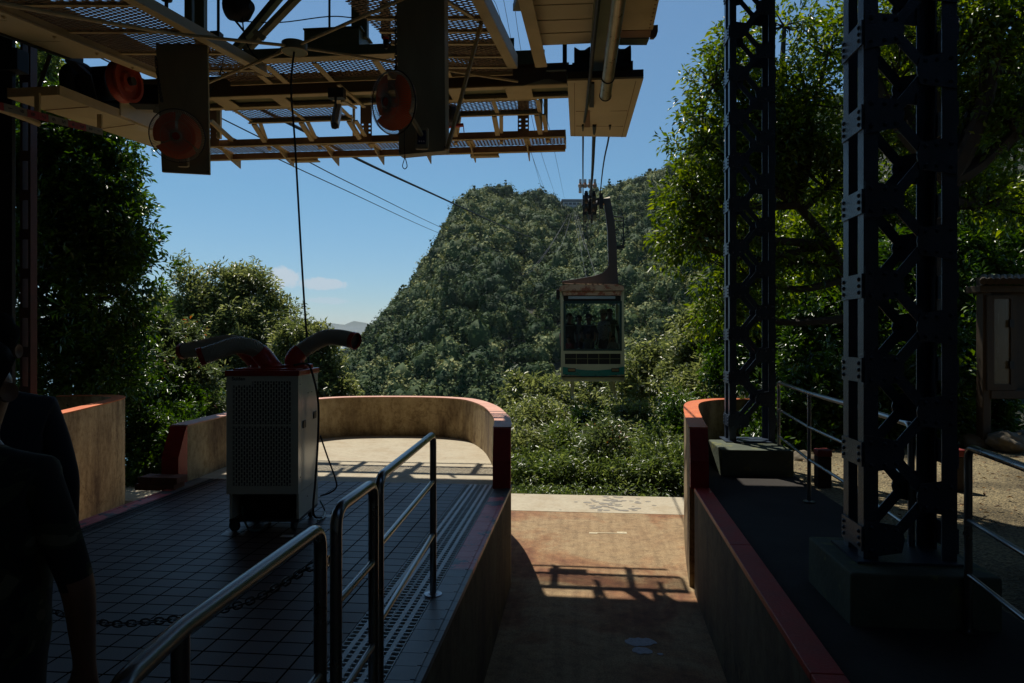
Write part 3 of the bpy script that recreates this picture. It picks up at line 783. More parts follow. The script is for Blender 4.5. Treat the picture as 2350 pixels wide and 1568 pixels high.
# --- below the track: shrubs on the brink
for i, (u, v, d, ru, rv, lm, lab, nm) in enumerate([
    (1215,1100,13.5,70,46,'leafF','low bright shrub in the left corner of the brink below the cable car','brink_shrub'),
    (1330,1100,13.2,80,46,'leafF','low glossy shrub on the brink directly beyond the pale ledge','brink_shrub'),
    (1440,1104,13.0,70,44,'leafF','rounded shrub on the brink behind the dotted part of the ledge','brink_shrub'),
    (1540,1100,12.9,60,60,'leafF','shrub against the right parapet at the end of the pale ledge','brink_shrub'),
    (1225,1015,18,75,50,'leafM','dark green bush behind the left corner shrub','hill_bush'),
    (1350,1020,19,80,48,'leafD','dark green bush under the cable car, second row from the ledge','hill_bush'),
    (1470,1012,18,80,52,'leafM','dark green bush below the right of the cabin','hill_bush'),
    (1580,1010,17,60,60,'leafF','leafy bush beside the end of the right parapet','hill_bush'),
    (1195,1060,14.5,34,45,'leafM','slim upright shrub next to the parapet at the left end of the ledge','young_shrub'),
    (1290,1055,15,38,48,'leafF','taller light shrub standing over the left half of the ledge','young_shrub'),
    (1385,1055,13.6,30,62,'leafB','reddish tipped sprouting shrub under the cabin, close to the ledge','young_shrub'),
    (1420,1045,15.5,46,45,'leafM','loose olive shrub behind the reddish tipped one','young_shrub'),
    (1505,1065,14,40,55,'leafF','upright bright shrub left of the right parapet','young_shrub'),
    (1555,1020,15.5,36,75,'leafD','narrow dark shrub rising right beside the right parapet','young_shrub'),
    (1240,975,22,50,32,'leafM','bright rounded crown between the terrace corner and the cabin feet','hill_bush'),
    (1520,880,24,90,75,'leafM','pale glossy tree crown right of the cable car cabin','glossy_tree'),
    (1620,820,22,80,90,'leafM','pale glossy tree crown left of the slim lattice column','glossy_tree'),
    (1240,945,30,70,50,'leafM','broad tree crown below the left of the cabin, past the parapet','glossy_tree'),
    (1360,940,32,80,45,'leafM','olive tree crown directly below the cabin feet','glossy_tree'),
    (1480,960,26,70,60,'leafM','speckled tree crown between cabin and parapet','glossy_tree'),
    (1610,940,20,60,70,'leafM','speckled tree crown just behind the right parapet','glossy_tree')]):
    k = d/FP
    z0 = ground_z(u, d)
    base = W((u-UC)/FP*d, d, z0)
    rs0 = random.Random(int(u*7+v)); rv = rv*rs0.uniform(.8, 1.15)
    lb = [lobe(u,v+(18 if nm == 'brink_shrub' else 0),d,ru,rv*(.8 if nm == 'brink_shrub' else 1)), lobe(u+ru*rs0.uniform(-.8,.8),v-rv*rs0.uniform(.2,.9),d,ru*.35,rv*.4), lobe(u-ru*.5,v+rv*.35,d-.5,ru*.6,rv*.7), lobe(u+ru*.55,v+rv*.25,d-.4,ru*.6,rv*.7), lobe(u+ru*.1,v-rv*.45,d,ru*.55,rv*.5), lobe(u-ru*.35,v-rv*.3,d+.3,ru*.45,rv*.45)]
    big = d > 19.5
    if nm == 'brink_shrub': pp = dict(ncl=n_(290), leaves=28, ln=.088, wd=.034, spread=.24, shell=.3, up=.9)
    elif nm == 'young_shrub': pp = dict(ncl=n_(150), leaves=26, ln=.1, wd=.034, spread=.32, shell=.2, up=1.1)
    elif nm == 'hill_bush': pp = dict(ncl=n_(400), leaves=30, ln=.12, wd=.047, spread=.32, shell=.35, up=.6)
    else: pp = dict(ncl=n_(520), leaves=32, ln=.0068*d, wd=.0029*d, spread=.013*d, shell=.5)
    top = P(u, v, d)
    tree(nm, lab, 'tree' if 'tree' in nm else 'shrub', base, [base.lerp(top, .5)+Vector((.1,0,0)), top], lb, leafm=lm, seed=40+i, r0=.05 if not big else .14, twigs=50, limb_r=.025,
         group={'young_shrub':'young shrubs standing up behind the ledge','brink_shrub':'shrubs on the brink beyond the ledge','hill_bush':'bushes on the slope below the cable car','glossy_tree':'tree crowns between the cabin and the right parapet'}[nm], **pp)
_rg = np.random.default_rng(77); _c = W(-.2, 11.1, -1.25)
V, F, var, _o, _l = sprigs([(_c, (3.2, .45, .16))], 420, 22, .06, .022, _rg, spread=.12, shell=.0, up=1.2)
o = mesh_np('ground_cover', V, F, var, 'leafF'); o['kind'] = 'stuff'; o['label'] = 'low weeds along the far side of the pale ledge'
# --- right: airy cherry-like tree in front of the sky, dense wood behind
tree('spreading_tree', 'airy spreading tree with bright leaves around and behind the slim lattice column', 'tree',
     P(2010, 1060, 12.0), [P(1990, 860, 12), P(1960, 700, 12), P(1900, 560, 12), P(1830, 470, 12)],
     [lobe(1640,200,12,50,65), lobe(1620,330,11.8,60,60), lobe(1600,450,11.6,70,60), lobe(1640,540,11.6,90,70), lobe(1720,400,12,90,80), lobe(1580,560,11.8,40,45), lobe(1720,250,12.2,80,80),
      lobe(1850,220,12.2,90,60), lobe(1830,330,12,90,70), lobe(1900,430,12,80,60), lobe(1720,640,12,90,60), lobe(1840,600,12.2,80,60), lobe(1690,150,12.2,40,50), lobe(1900,120,12.4,60,40), lobe(1800,60,12.3,60,30), lobe(1680,720,12,70,50)],
     n_(1120), 24, .11, .047, 'leafR', 61, r0=.2, spread=.3, shell=.15, twigs=520, limb_r=.085, droop=.6, up=.0)
tree('spreading_tree', 'big dark limbed tree reaching in at the top right corner', 'tree',
     P(2110, 1060, 10.2), [P(2120, 800, 10.2), P(2150, 560, 10.2), P(2185, 420, 10.2)],
     [lobe(2260,120,10.2,110,90), lobe(2130,60,10.6,70,60), lobe(2330,300,10,60,90), lobe(2240,250,10.6,70,50), lobe(2060,180,10.8,60,90), lobe(2300,30,10,80,50), lobe(1960,50,11,50,40), lobe(2250,470,10.5,80,60), lobe(2080,330,11,60,60), lobe(2200,-70,11,150,45), lobe(2400,-60,10.5,150,60), lobe(2500,200,10.5,100,120), lobe(2050,-90,12.5,120,50), lobe(2330,-150,13,200,60)],  # last lobes are boughs out of view, added to shade the yard
     n_(1150), 24, .105, .044, 'leafR', 62, r0=.24, spread=.28, shell=.1, twigs=380, limb_r=.13, droop=.5, up=.0)
for i, (u, v, d, ru, rv, lab) in enumerate([
    (1740,800,15.5,90,130,'dense dark undergrowth tree behind the slim lattice column'),
    (1880,800,14.5,90,150,'dense dark tree behind the stainless rail, left of the thick lattice column'),
    (2040,760,14.5,90,170,'dense dark tree hidden behind the thick lattice column'),
    (2200,720,13.8,110,190,'dense dark green tree between the thick column and the notice cabinet'),
    (2340,620,14,90,170,'bright sided dense tree above the notice cabinet'),
    (1960,560,17,130,130,'mid green tree behind the upper part of the two columns'),
    (2180,430,17,150,150,'mid green tree behind the upper right branches'),
    (2330,250,17,120,140,'light green tree at the right edge behind the branches'),
    (2080,180,18,110,130,'loose tree crown behind the top of the thick column'),
    (1810,620,18,100,110,'olive tree behind the fanned limbs')]):
    base = W((u-UC)/FP*d, d, ground_z(u, d)); top = P(u, v, d)
    lb = [lobe(u,v,d,ru,rv), lobe(u-ru*.5,v+rv*.5,d-.6,ru*.6,rv*.5), lobe(u+ru*.5,v+rv*.4,d-.5,ru*.6,rv*.5), lobe(u+ru*.3,v-rv*.5,d,ru*.55,rv*.5), lobe(u-ru*.45,v-rv*.4,d+.3,ru*.5,rv*.5)]
    tree('woodland_tree', lab, 'tree', base, [base.lerp(top, .5), top], lb, ncl=n_(1000 if v > 650 else 430), leaves=32 if v > 650 else 26, ln=.12 if v > 650 else .135, wd=.05 if v > 650 else .056, leafm='leafD' if v > 700 else 'leafR', seed=80+i, r0=.1, twigs=90,
         limb_r=.045, spread=.26, shell=.25, group='woodland trees on the right bank')

for i, (u, v, d, ru, rv, lab) in enumerate([
    (1800,1000,9.6,60,75,'dark shrub between the slim lattice column and the rail end, at the yard edge'),
    (1890,960,9.8,75,110,'dark glossy shrub behind the long rail at the edge of the yard'),
    (2010,960,9.9,75,110,'dark shrub seen through the thick lattice column at the yard edge'),
    (2130,950,9.8,75,115,'dark shrub just right of the thick lattice column'),
    (2225,930,10.2,60,130,'dark leafy shrub left of the notice cabinet')]):
    base = W((u-UC)/FP*d, d, -.1); top = P(u, v, d)
    lb = [lobe(u,v,d,ru,rv), lobe(u-ru*.5,v+rv*.4,d-.3,ru*.6,rv*.5), lobe(u+ru*.5,v+rv*.4,d-.2,ru*.6,rv*.5), lobe(u,v+rv*.6,d,ru,rv*.5)]
    tree('yard_shrub', lab, 'shrub', base, [base.lerp(top, .5), top], lb, ncl=n_(620), leaves=32, ln=.095, wd=.04, leafm='leafD', seed=120+i, r0=.05, twigs=40, limb_r=.025, spread=.18, shell=.3, group='dark shrubs along the yard')
# --- the wooded mountain
def crowns(cx, r, kind, nleaf, rng, size):
    """many crowns at once: lumpy leafy domes (kind 0) or layered pines (kind 1), leaves over a dark inner body"""
    n = len(cx); tot = n*nleaf
    d = rng.normal(size=(tot, 3)); d /= np.linalg.norm(d, axis=1, keepdims=True)
    d[:, 2] = np.abs(d[:, 2])*1.0 - .25*rng.random(tot)
    K = np.repeat(kind, nleaf); R = np.repeat(r, nleaf); Cn = np.repeat(cx, nleaf, 0)
    ph = Cn*1.7
    def lumps(q, p_): return 1 + .2*np.sin(q[:, 0]*5+p_[:, 0])*np.sin(q[:, 1]*5+p_[:, 1]) + .13*np.sin(q[:, 2]*9+q[:, 0]*7+p_[:, 0]*2)
    lump = lumps(d, ph) + .1*rng.normal(size=tot)
    hz1 = rng.uniform(.7, 1.7, n); hz = np.repeat(hz1, nleaf)
    p = d*(R*lump)[:, None]; p[:, 2] *= hz
    h = rng.random(tot); lay = np.floor(h*6)/6 + .06*rng.random(tot)
    a = rng.random(tot)*2*np.pi; rr = (1.05-lay)*R*.75*np.sqrt(rng.random(tot))
    q = np.stack([np.cos(a)*rr, np.sin(a)*rr, lay*R*2.6-R*.6 - rr*.18], 1)
    p = np.where(K[:, None] == 1, q, p)
    Cc = Cn + p
    D = rng.normal(size=(tot, 3)); Nn = d + rng.normal(size=(tot, 3))*.34 + np.array([0,0,.3]); Nn /= np.linalg.norm(Nn, axis=1, keepdims=True); D -= Nn*(D*Nn).sum(1, keepdims=True)
    sz = size*np.clip(1+.35*rng.normal(size=tot), .4, 2)*(R/3.0)**.5
    V, F = leaf_geo(Cc - D/np.linalg.norm(D, axis=1, keepdims=True)*sz[:, None]*.5, D, Nn, sz, sz*.8, fold=.12)
    cv = rng.normal(size=n)*.27 + .2*np.sin(cx[:, 0]*.045)*np.cos(cx[:, 1]*.03+1)
    var = np.clip(.5 + np.repeat(cv, nleaf) + rng.normal(size=tot)*.06 - .2*K, 0, 1)
    # inner bodies
    bm = bmesh.new(); bmesh.ops.create_icosphere(bm, subdivisions=2, radius=1.0); bm.verts.ensure_lookup_table()
    sv = np.array([tuple(v.co) for v in bm.verts]); sf = np.array([[v.index for v in f.verts] for f in bm.faces]); bm.free()
    ns = len(sv)
    Q = np.tile(sv, (n, 1)); PP = np.repeat(cx*1.7, ns, 0)
    W_ = Q*(np.repeat(r, ns)*lumps(Q, PP)*.84)[:, None]; W_[:, 2] *= np.repeat(hz1, ns)
    kk_ = np.repeat(kind, ns)
    hh = (sv[:, 2]+1)/2; cone = np.tile(np.stack([sv[:, 0]*(1.05-hh)*1.1, sv[:, 1]*(1.05-hh)*1.1, hh*2.4-.5], 1), (n, 1))*(np.repeat(r, ns)*.62)[:, None]
    W_ = np.where(kk_[:, None] == 1, cone, W_) + np.repeat(cx, ns, 0)
    F2 = (np.tile(sf, (n, 1)) + np.repeat(np.arange(n)*ns, len(sf))[:, None]) + len(V)
    v2 = np.repeat(np.clip(.2 + cv*.5 - .2*kind, 0, 1), ns)
    return np.concatenate([V, W_]), np.concatenate([F, F2]), np.concatenate([np.repeat(var, 4), v2])
rng = np.random.default_rng(5)
pts = []; rr = []; kk = []
tries = 0
NT = 6300
while len(pts) < NT and tries < 200000:
    tries += 1
    u = rng.uniform(770, 2000); vr, dr = ridge(u)
    f = rng.random()**.8
    d = 125 + (dr+6-125)*f
    z = mtn_z(u, d)
    if z is None: continue
    v = VC + (EYE-z)/d*FP
    if v > 1010 or (u > 1700 and rng.random() < .6): continue
    r_ = (1.25+3.1*rng.random()**1.7)*(1 if d > 200 else .75)
    if d > 372 and 1278 < u < 1356: continue
    if d > dr-8: r_ *= .72
    pine = rng.random() < (.22 if d < dr-30 else .35)
    x, y, zz_ = W((u-UC)/FP*d, d, z + r_*rng.uniform(-.1, 1.5)*(.6 if d > dr-25 else 1))
    pts.append((x, y, zz_)); rr.append(r_*(.85 if pine else 1)); kk.append(1 if pine else 0)
pts = np.array(pts); rr = np.array(rr); kk = np.array(kk)
V, F, var = crowns(pts, rr, kk, FORLEAF+50, rng, .74)
o = mesh_np('mountain_forest', V, F, var, 'forest'); o['kind'] = 'stuff'; o['label'] = 'dense mixed forest covering the whole mountainside'
# the further spur
pts = []
for _ in range(700):
    f = rng.random(); d = 560+340*(.12+.5*f); u = rng.uniform(700, 1045); vm = interp(u, SPUR)
    zm = EYE-(vm-VC)/FP*730; z = -60+(zm+60)*max(0, math.sin(math.pi*(.12+.5*f)))**.7
    pts.append(tuple(W((u-UC)/FP*d, d, z+1.5)))
pts = np.array(pts); V, F, var = crowns(pts, rng.uniform(2.5, 4.5, len(pts)), (rng.random(len(pts)) < .25).astype(int), 60, rng, 1.8)
o = mesh_np('spur_forest', V, F, var, 'forest'); o['kind'] = 'stuff'; o['label'] = 'hazy forest on the further spur above the sea'
# pines one can tell apart on the skyline
def skyline_pine(u, v_top, h, lab, seed, spreadf=1.0):
    vr, dr = ridge(u); d = dr-3
    z0 = mtn_z(u, d); rng = np.random.default_rng(seed)
    top = P(u, v_top, d)
    base = Vector((top.x, top.y, z0-.5))
    th = thing('pine_tree', lab, 'tree', tuple(base), 'pines standing out on the skyline')
    H = top.z-base.z
    n = 420; lay = np.floor(rng.random(n)*5)/5
    a = rng.random(n)*6.28; r_ = (1.15-lay)*H*.26*spreadf*np.sqrt(rng.random(n))
    off = np.stack([np.sin(lay*9+seed)*H*.09, np.cos(lay*7+seed)*H*.05, np.zeros(n)], 1)
    Cc = np.array(base) + off + np.stack([np.cos(a)*r_, np.sin(a)*r_, H*(.42+.6*lay)+rng.random(n)*H*.06], 1)
    V, F = leaf_geo(Cc, rng.normal(size=(n,3)), np.array([0,0,1.])+rng.normal(size=(n,3))*.4, np.full(n, .9), np.full(n, .6))
    mesh_np('crown', V, F, np.repeat(np.clip(.3+.1*rng.normal(size=n),0,1), 4), 'forest', th)
    b = B().tube([base, base+Vector((.2,0,H*.5)), top-Vector((0,0,.4))], [.3,.2,.06], 6); b.build('trunk', 'bark', th)
for a in ((1424,418,8,'small pine on the skyline right of the cable car hanger',1),(1490,388,12,'tall flat topped pine on the skyline left of the bright tree',2,1.3),(1512,397,10,'dense pine on the skyline touching the bright tree',3,1.2),
          (1093,444,6,'stubby pine on the left shoulder of the summit',4),(1135,441,6,'wind bent pine near the top of the cliff',5),(885,712,8,'thin dead looking pine on the steep left edge',6,.5),(1262,452,6,'bushy green pine beside the summit station',7,1.5)):
    skyline_pine(*a)
# summit station
def summit():
    d = 398.0; k = d/FP
    th = thing('summit_station', 'small white flat roofed station building on the mountain top', 'building', tuple(P(1320, 497, d)))
    def bx(u0, v0, u1, v1, dep, nm, m_, dd=0.0):
        b = B(); p = P(u0, v1, d-dd); w = (u1-u0)*k; h = (v1-v0)*k
        c = [p, p+Vector((CT,ST,0))*w, p+Vector((CT,ST,0))*w+Vector((-ST,CT,0))*dep, p+Vector((-ST,CT,0))*dep]
        b.hexa(c, [q+Vector((0,0,h)) for q in c]); return b.build(nm, m_, th)
    M['stwall'] = mat('station white wall', (.55,.56,.56), rough=.7, scale=.4); M['stglass'] = mat('station dark glass', (.05,.07,.09), rough=.2, scale=.4); M['stroof'] = mat('station roof', (.4,.41,.42), rough=.6, scale=.4)
    bx(1292,463,1345,474,8,'upper_wall','stwall'); bx(1289,457,1348,460,10,'roof','stroof',.6); bx(1291,460,1346,463,9,'eaves','stglass',.2)
    bx(1308,475,1345,503,7,'lower_wall','stwall'); bx(1304,474,1350,476.5,9,'balcony','stroof',1.5)
    for q in range(5): bx(1296+q*9.5,465,1303+q*9.5,470,.3,'window','stglass',.25)
    for q in range(3): bx(1312+q*10,481,1318+q*10,486,.3,'window','stglass',.25)
    bx(1304,478,1312,494,5,'annex_wall','stwall',2)
summit()
# ================================================================= overhead steelwork
Z = Vector((0, 0, 1)); Rr = Vector((CT, ST, 0)); Ff = Vector((-ST, CT, 0))
def grating(name, quad, parent, pitch=.05, width=.0115, thick=.005):
    """expanded-metal mesh: two families of thin strips over a quadrilateral A-B-C-D"""
    A, Bq, Cq, D = [Vector(p) for p in quad]
    Wd = ((Bq-A).length + (Cq-D).length)/2; H = ((D-A).length + (Cq-Bq).length)/2
    mp = lambda x, y: (A.lerp(Bq, x/Wd)).lerp(D.lerp(Cq, x/Wd), y/H)
    b = B(); nrm = (Bq-A).cross(D-A).normalized()
    asp = 1.9                                   # diamonds longer across than along
    for sg in (1, -1):
        c = -H*asp - Wd
        while c < Wd + H*asp + Wd:
            # line x = c + sg*asp*y
            y0, y1 = 0, H
            pts = []
            for y in (0, H): pts.append((c + sg*asp*y, y))
            (xa, ya), (xb, yb) = pts
            t0, t1 = 0.0, 1.0; dx = xb-xa
            if abs(dx) > 1e-9:
                for lim, s_ in ((0, 1), (Wd, -1)):
                    t = (lim-xa)/dx
                    if (dx > 0) == (s_ > 0): t0 = max(t0, t)
                    else: t1 = min(t1, t)
            if t1 - t0 > .02:
                p = mp(xa+dx*t0, ya+(yb-ya)*t0); q = mp(xa+dx*t1, ya+(yb-ya)*t1)
                b.bar(p, q, width, thick, nrm)
            c += pitch*asp
    return b.build(name, 'grate', parent, recalc=False)
def tbox(b, u0, u1, v0, v1, t, dep, uref=None):
    """cross beam seen end to end between two sight lines, top/bottom read at uref"""
    ur = uref if uref is not None else (u0+u1)/2
    s0, s1 = st(u0, t), st(u1, t)
    b.box((s0, t, zt(ur, v1, t)), (s1, t+dep, zt(ur, v0, t)))
def plank(b, quad, th): b.slab(quad, (0, 0, th))

# --- main girder with its underside frame
g = thing('main_girder', 'deep brown steel girder crossing under the roof with cream frame below', 'girder', tuple(PT(900, 200, 7.76)))
b = B(); tbox(b, 300, 1306, 159, 204, 7.76, .012, 1100)
z0, z1 = zt(1100, 204, 7.76), zt(1100, 159, 7.76)
s0, s1 = st(300, 7.76), st(1306, 7.76)
b.box((s0, 7.70, z1), (s1, 7.90, z1+.014)); 
b.build('web', 'brown', g)
b = B(); zb = z0-.004
b.box((s0, 7.68, zb-.012), (s1, 7.775, zb)); b.box((s0, 8.05, zb-.012), (s1, 8.12, zb)); b.box((s0, 8.112, zb), (s1, 8.12, zb+.07))
for u, wd in ((345,.2),(490,.2),(625,.16),(755,.2),(905,.16),(1030,.14),(1160,.3)):
    c = st(u, 7.8); b.box((c, 7.7751, zb-.0118), (c+wd, 8.0499, zb-.0002))
b.prism([Vector((st(1205,7.75), 7.672, zb-.01)), Vector((st(1250,7.75), 7.672, zb+.05)), Vector((st(1262,7.75), 7.672, zb+.05)), Vector((st(1306,7.75), 7.672, zb-.01))], (0, -.01, 0))
b.build('underside_frame', 'cream', g)
b = B(); b.box((s0, 7.79, zb+.05), (s1, 8.1, zb+.062)); b.build('soffit_plate', 'olive', g)
rv = B()
for u in [860+18*i for i in range(5)] + [1110, 1128, 1215, 1232, 1250, 1268]:
    for v in (168, 190):
        rv.lathe(PT(u, v, 7.752), (0,1,0), [(-.006,.004),(-.006,.011),(.006,.014)], 8)
rv.build('bolt', 'brown', g)

# --- upper cross beam and the near walkway grating
g = thing('cross_beam', 'olive cross beam with cream flange running behind the ring hub', 'beam', tuple(PT(800, 120, 7.0)))
b = B(); tbox(b, 545, 1180, 108, 133, 7.0, .01, 700); b.build('web', 'olive', g)
zb2 = zt(700, 133, 7.0)
b = B(); b.box((st(545,7), 6.96, zb2-.01), (st(1180,7), 7.09, zb2)); b.build('flange', 'cream', g)
g = thing('walkway_grating', 'brown mesh walkway between the olive beam and the deep brown girder', 'walkway', tuple(PT(700, 150, 7.2)))
sa, sb = st(475, 7.1), st(1165, 7.1)
grating('grating', [(sa,7.09,zb2+.012),(sb,7.09,zb2+.012),(sb,7.6,zb2+.012),(sa,7.6,zb2+.012)], g)
b = B()
for u in (560, 600, 712, 852, 1000):
    c = st(u, 7.05); b.box((c, 7.091, zb2-.03), (c+.07, 7.6, zb2-.022)); b.box((c, 7.091, zb2-.022), (c+.008, 7.6, zb2+.005))
b.box((sa, 7.6, zb2-.03), (sb, 7.62, zb2+.03))
b.build('joist', 'cream', g)

# --- mid walkway (two lengths), posts
for (ua, ub, lab) in ((516, 778, 'cream framed mesh walkway hanging left of the security camera'), (1015, 1232, 'cream framed mesh walkway left of the big cream plate')):
    g = thing('service_walkway', lab, 'walkway', tuple(PT((ua+ub)/2, 270, 8.3)), 'short service walkways behind the deep girder')
    zg = zb + .0
    sa, sb = st(ua, 8.15), st(ub, 8.15)
    sa2 = sa + (.1 if ua < 600 else 0)
    grating('grating', [(sa,8.16,zg+.02),(sb,8.16,zg+.02),(sb,8.62,zg+.02),(sa2,8.62,zg+.02)], g, pitch=.052, width=.009)
    b = B(); b.box((sa2-.02, 8.62, zg-.03), (sb, 8.64, zg+.045)); b.box((sa2-.02, 8.58, zg-.034), (sb, 8.6199, zg-.028))
    b.box((sa, 8.14, zg-.01), (sb, 8.16, zg+.04))
    for f in (.0, .52, .985): c = sa2+(sb-sa2)*f; b.box((c, 8.161, zg-.012), (c+.05, 8.6199, zg-.006))
    b.build('frame', 'cream', g)
    zl = 4.1
    b = B()
    for f in (.03, .5, .97):
        c = sa2+(sb-sa2)*f; b = B()
        b.bar((c, 8.63, zg-.03), (c+.06*(f-.5), 9.02, zl+.04), .06, .04)
        b.build('strut', 'cream', g)
        b = B(); b.bar((c+.09, 8.63, zg-.03), (c+.2*(f-.4), 9.25, zl+.0), .05, .02)
        b.build('strut', 'cream', g)

# --- lower outer walkway
g = thing('outer_walkway', 'long lower mesh walkway with triangular brackets across the opening', 'walkway', tuple(PT(900, 330, 9.1)))
tA = 9.0; zc = 4.10; sL, sR = st(440, tA), st(1296, tA)
b = B(); b.box((sL, tA, zc), (sR, tA+.012, zc+.085)); b.build('front_beam', 'brown', g)
b = B(); b.box((sL, tA-.005, zc-.008), (sR, tA+.06, zc-.001)); b.box((sL, 9.33, zc-.1), (sR, 9.385, zc-.094)); b.box((sR, tA, zc-.06), (sR+.012, 9.4, zc+.085)); b.build('flange', 'cream', g)
b = B(); b.box((sL, 9.385, zc-.1), (sR, 9.397, zc+.0)); b.build('rear_beam', 'brown', g)
B().bar((sL, 9.62, zc-.02), (sR-.1, 9.62, zc-.02), .035, .03).build('edge_rail', 'cream', g)
grating('grating', [(sL,tA+.06,zc+.005),(sR,tA+.06,zc+.005),(sR,9.385,zc+.005),(sL,9.385,zc+.005)], g, pitch=.05)
b = B()
for u in (500, 630, 740, 850, 965, 1074, 1206):
    c = st(u, 9.0); b = B()
    b.prism([Vector((c, 9.03, zc-.012)), Vector((c, 9.62, zc-.012)), Vector((c, 9.62, zc-.16)), Vector((c, 9.33, zc-.11))], (.014, 0, 0))
    b.box((c-.03, 9.03, zc-.02), (c+.05, 9.6, zc-.0125)); b.build('bracket', 'cream', g)
b = B()
for u in (655, 1085): c = st(u, 9.0); b.box((c-.1, 9.4, zc-.13), (c+.3, 9.5, zc-.115)); b.box((c-.1, 9.4, zc-.115), (c+.3, 9.412, zc-.02)); b.build('angle_seat', 'cream', g); b = B()
def holeplate(b, x0, x1, y, za, zc_, holes):
    """plate with small square holes given as (x,z), cut by ruling it into cells"""
    xs = sorted(set([x0, x1] + [h[0]-.014 for h in holes] + [h[0]+.014 for h in holes])); zs = sorted(set([za, zc_] + [h[1]-.012 for h in holes] + [h[1]+.012 for h in holes]))
    for i in range(len(xs)-1):
        for j in range(len(zs)-1):
            cx, cz = (xs[i]+xs[i+1])/2, (zs[j]+zs[j+1])/2
            if any(abs(cx-h[0]) < .013 and abs(cz-h[1]) < .011 for h in holes): continue
            b.box((xs[i], y, zs[j]), (xs[i+1], y+.012, zs[j+1]))
for (ua, ub) in ((476, 503), (827, 853), (1188, 1214)):
    b = B(); x0, x1 = st(ua, 8.98), st(ub, 8.98); zt_ = 4.62
    hs = [(x, zc+.12+.055*k) for k in range(3) for x in (x0+.03, x1-.03)]
    holeplate(b, x0, x1, 8.98, zc+.0, zt_, hs)
    b.build('hanger', 'brown', g)
b = B()
for u in (497, 1236, 1248): c = st(u, 8.9); B().box((c, 8.9, zc+.08), (c+.05, 8.95, 4.6)).build('upright', 'cream', g)
c = st(505, 8.9); B().bar((c-.02, 8.7, 4.35), (c+.13, 9.05, zc+.06), .05, .05).build('upright', 'cream', g)
for u in (806, 918): c = st(u, 9.0); B().box((c, 9.05, zc), (c+.03, 9.08, 4.6)).build('upright', 'cream', g)

# --- left gallery: everything on the line of the left cable climbs gently
G1 = lambda d0, d1, p: p + (Rr*.1 + Ff*1 + Z*.137)*(d1-d0)
def gext(b, pts, dref, d0, d1):
    """cross-section points (u,v) read at distance dref, swept along the climb from d0 to d1"""
    lo = [G1(dref, d0, P(u, v, dref)) for u, v in pts]; hi = [G1(dref, d1, P(u, v, dref)) for u, v in pts]
    b.prism(lo, (Rr*.1 + Ff*1 + Z*.137)*(d1-d0)) if False else b.add(lo+hi, [tuple(range(len(lo)))] + [tuple(reversed(range(len(lo), 2*len(lo))))] + [(i, i+len(lo), (i+1) % len(lo)+len(lo), (i+1) % len(lo)) for i in range(len(lo))])
g = thing('track_beam', 'heavy cream channel beam climbing from the upper left above the fan board', 'beam', tuple(P(357, 160, 7)))
b = B(); gext(b, [(352,119),(361,119),(361,167),(352,167)], 7.0, 2.2, 7.7); b.build('web', 'cream', g)
b = B(); gext(b, [(336,168.5),(363,168.5),(363,172),(336,172)], 7.0, 2.2, 7.7); gext(b, [(336,116),(363,116),(363,119),(336,119)], 7.0, 2.2, 7.7); b.build('flange', 'creamclean', g)
b = B()
for q in range(9):
    c = G1(7.0, 3.2+q*.5, P(349, 173, 7.0)); b.lathe(c, (0,0,-1), [(0,.016),(.006,.016),(.006,.008),(.014,.006)], 8)
b.build('bolt', 'cream', g)
g = thing('plank_deck', 'cream plank soffit beside the heavy channel beam, upper left', 'soffit', tuple(P(300, 150, 7)))
for q in range(6):
    b = B(); d0 = 3.2+q*.56; gext(b, [(241,162),(335,162),(335,159),(241,159)], 7.0, d0, d0+.548)
    b.build('deck_plank', 'creamclean', g)
b = B(); gext(b, [(234,150),(240.5,150),(240.5,166),(234,166)], 7.0, 2.9, 6.7); b.build('side_rail', 'darkgrey', g)
# near grating over the left gallery
g = thing('gallery_grating', 'rusty mesh gallery floor overhead on the left, sky glinting through', 'walkway', tuple(P(420, 100, 6.5)))
q0 = [P(286-150, 0-120, 4.2), P(286, 0, 5.07), P(616, 176, 7.4), P(366, 176, 7.4)]
e0, e1 = P(286, 0, 5.07), P(610, 174, 7.3); dirn = (e1-e0)
n0 = e0 - dirn*.6; left = -Rr*1.25
grating('grating', [n0+left, n0, e1, e1+left], g, pitch=.05, width=.0125)
b = B(); b.slab([n0, e1, e1+Rr*.09, n0+Rr*.09], Z*-.012); b.slab([n0, e1, e1+Rr*.012, n0+Rr*.012], Z*.12)
for f in (.0, .2, .4, .58, .76, .93):
    p = n0.lerp(e1, f); b.bar(p+left, p, .035, .03)
b.slab([n0+left*.98, e1+left*.98, e1+left*.98+Rr*.05, n0+left*.98+Rr*.05], Z*-.012)
b.build('joist', 'cream', g)
# right of the second fan board: tapering mesh bay
g = thing('gallery_grating', 'rusty mesh gallery bay overhead right of the second fan board', 'walkway', tuple(P(1090, 80, 6.5)))
a0, a1 = P(1083, 0, 5.6), P(1166, 155, 7.25); dn = a1-a0; n0 = a0-dn*.5
grating('grating', [n0-Rr*1.1, n0, a1, a1-Rr*.95], g, pitch=.05, width=.0125)
b = B(); b.slab([n0, a1, a1+Rr*.1, n0+Rr*.1], Z*-.012); b.slab([n0+Rr*.09, a1+Rr*.09, a1+Rr*.102, n0+Rr*.102], Z*.13)
for f in (.3, .48, .6, .72, .86, .99):
    p = n0.lerp(a1, f); b.bar(p-Rr*1.0, p, .035, .03)
b.build('joist', 'cream', g)
b = B(); b.bar(P(1105, 52, 6.1), P(1026, 345, 5.55), .03, .02)
b.bar(P(1020, 0, 5.5), P(1105, 52, 6.1), .035, .02)
tag(b.build('brace', 'cream'), 'thin brown brace slanting down to the corner of the second fan board', 'brace')
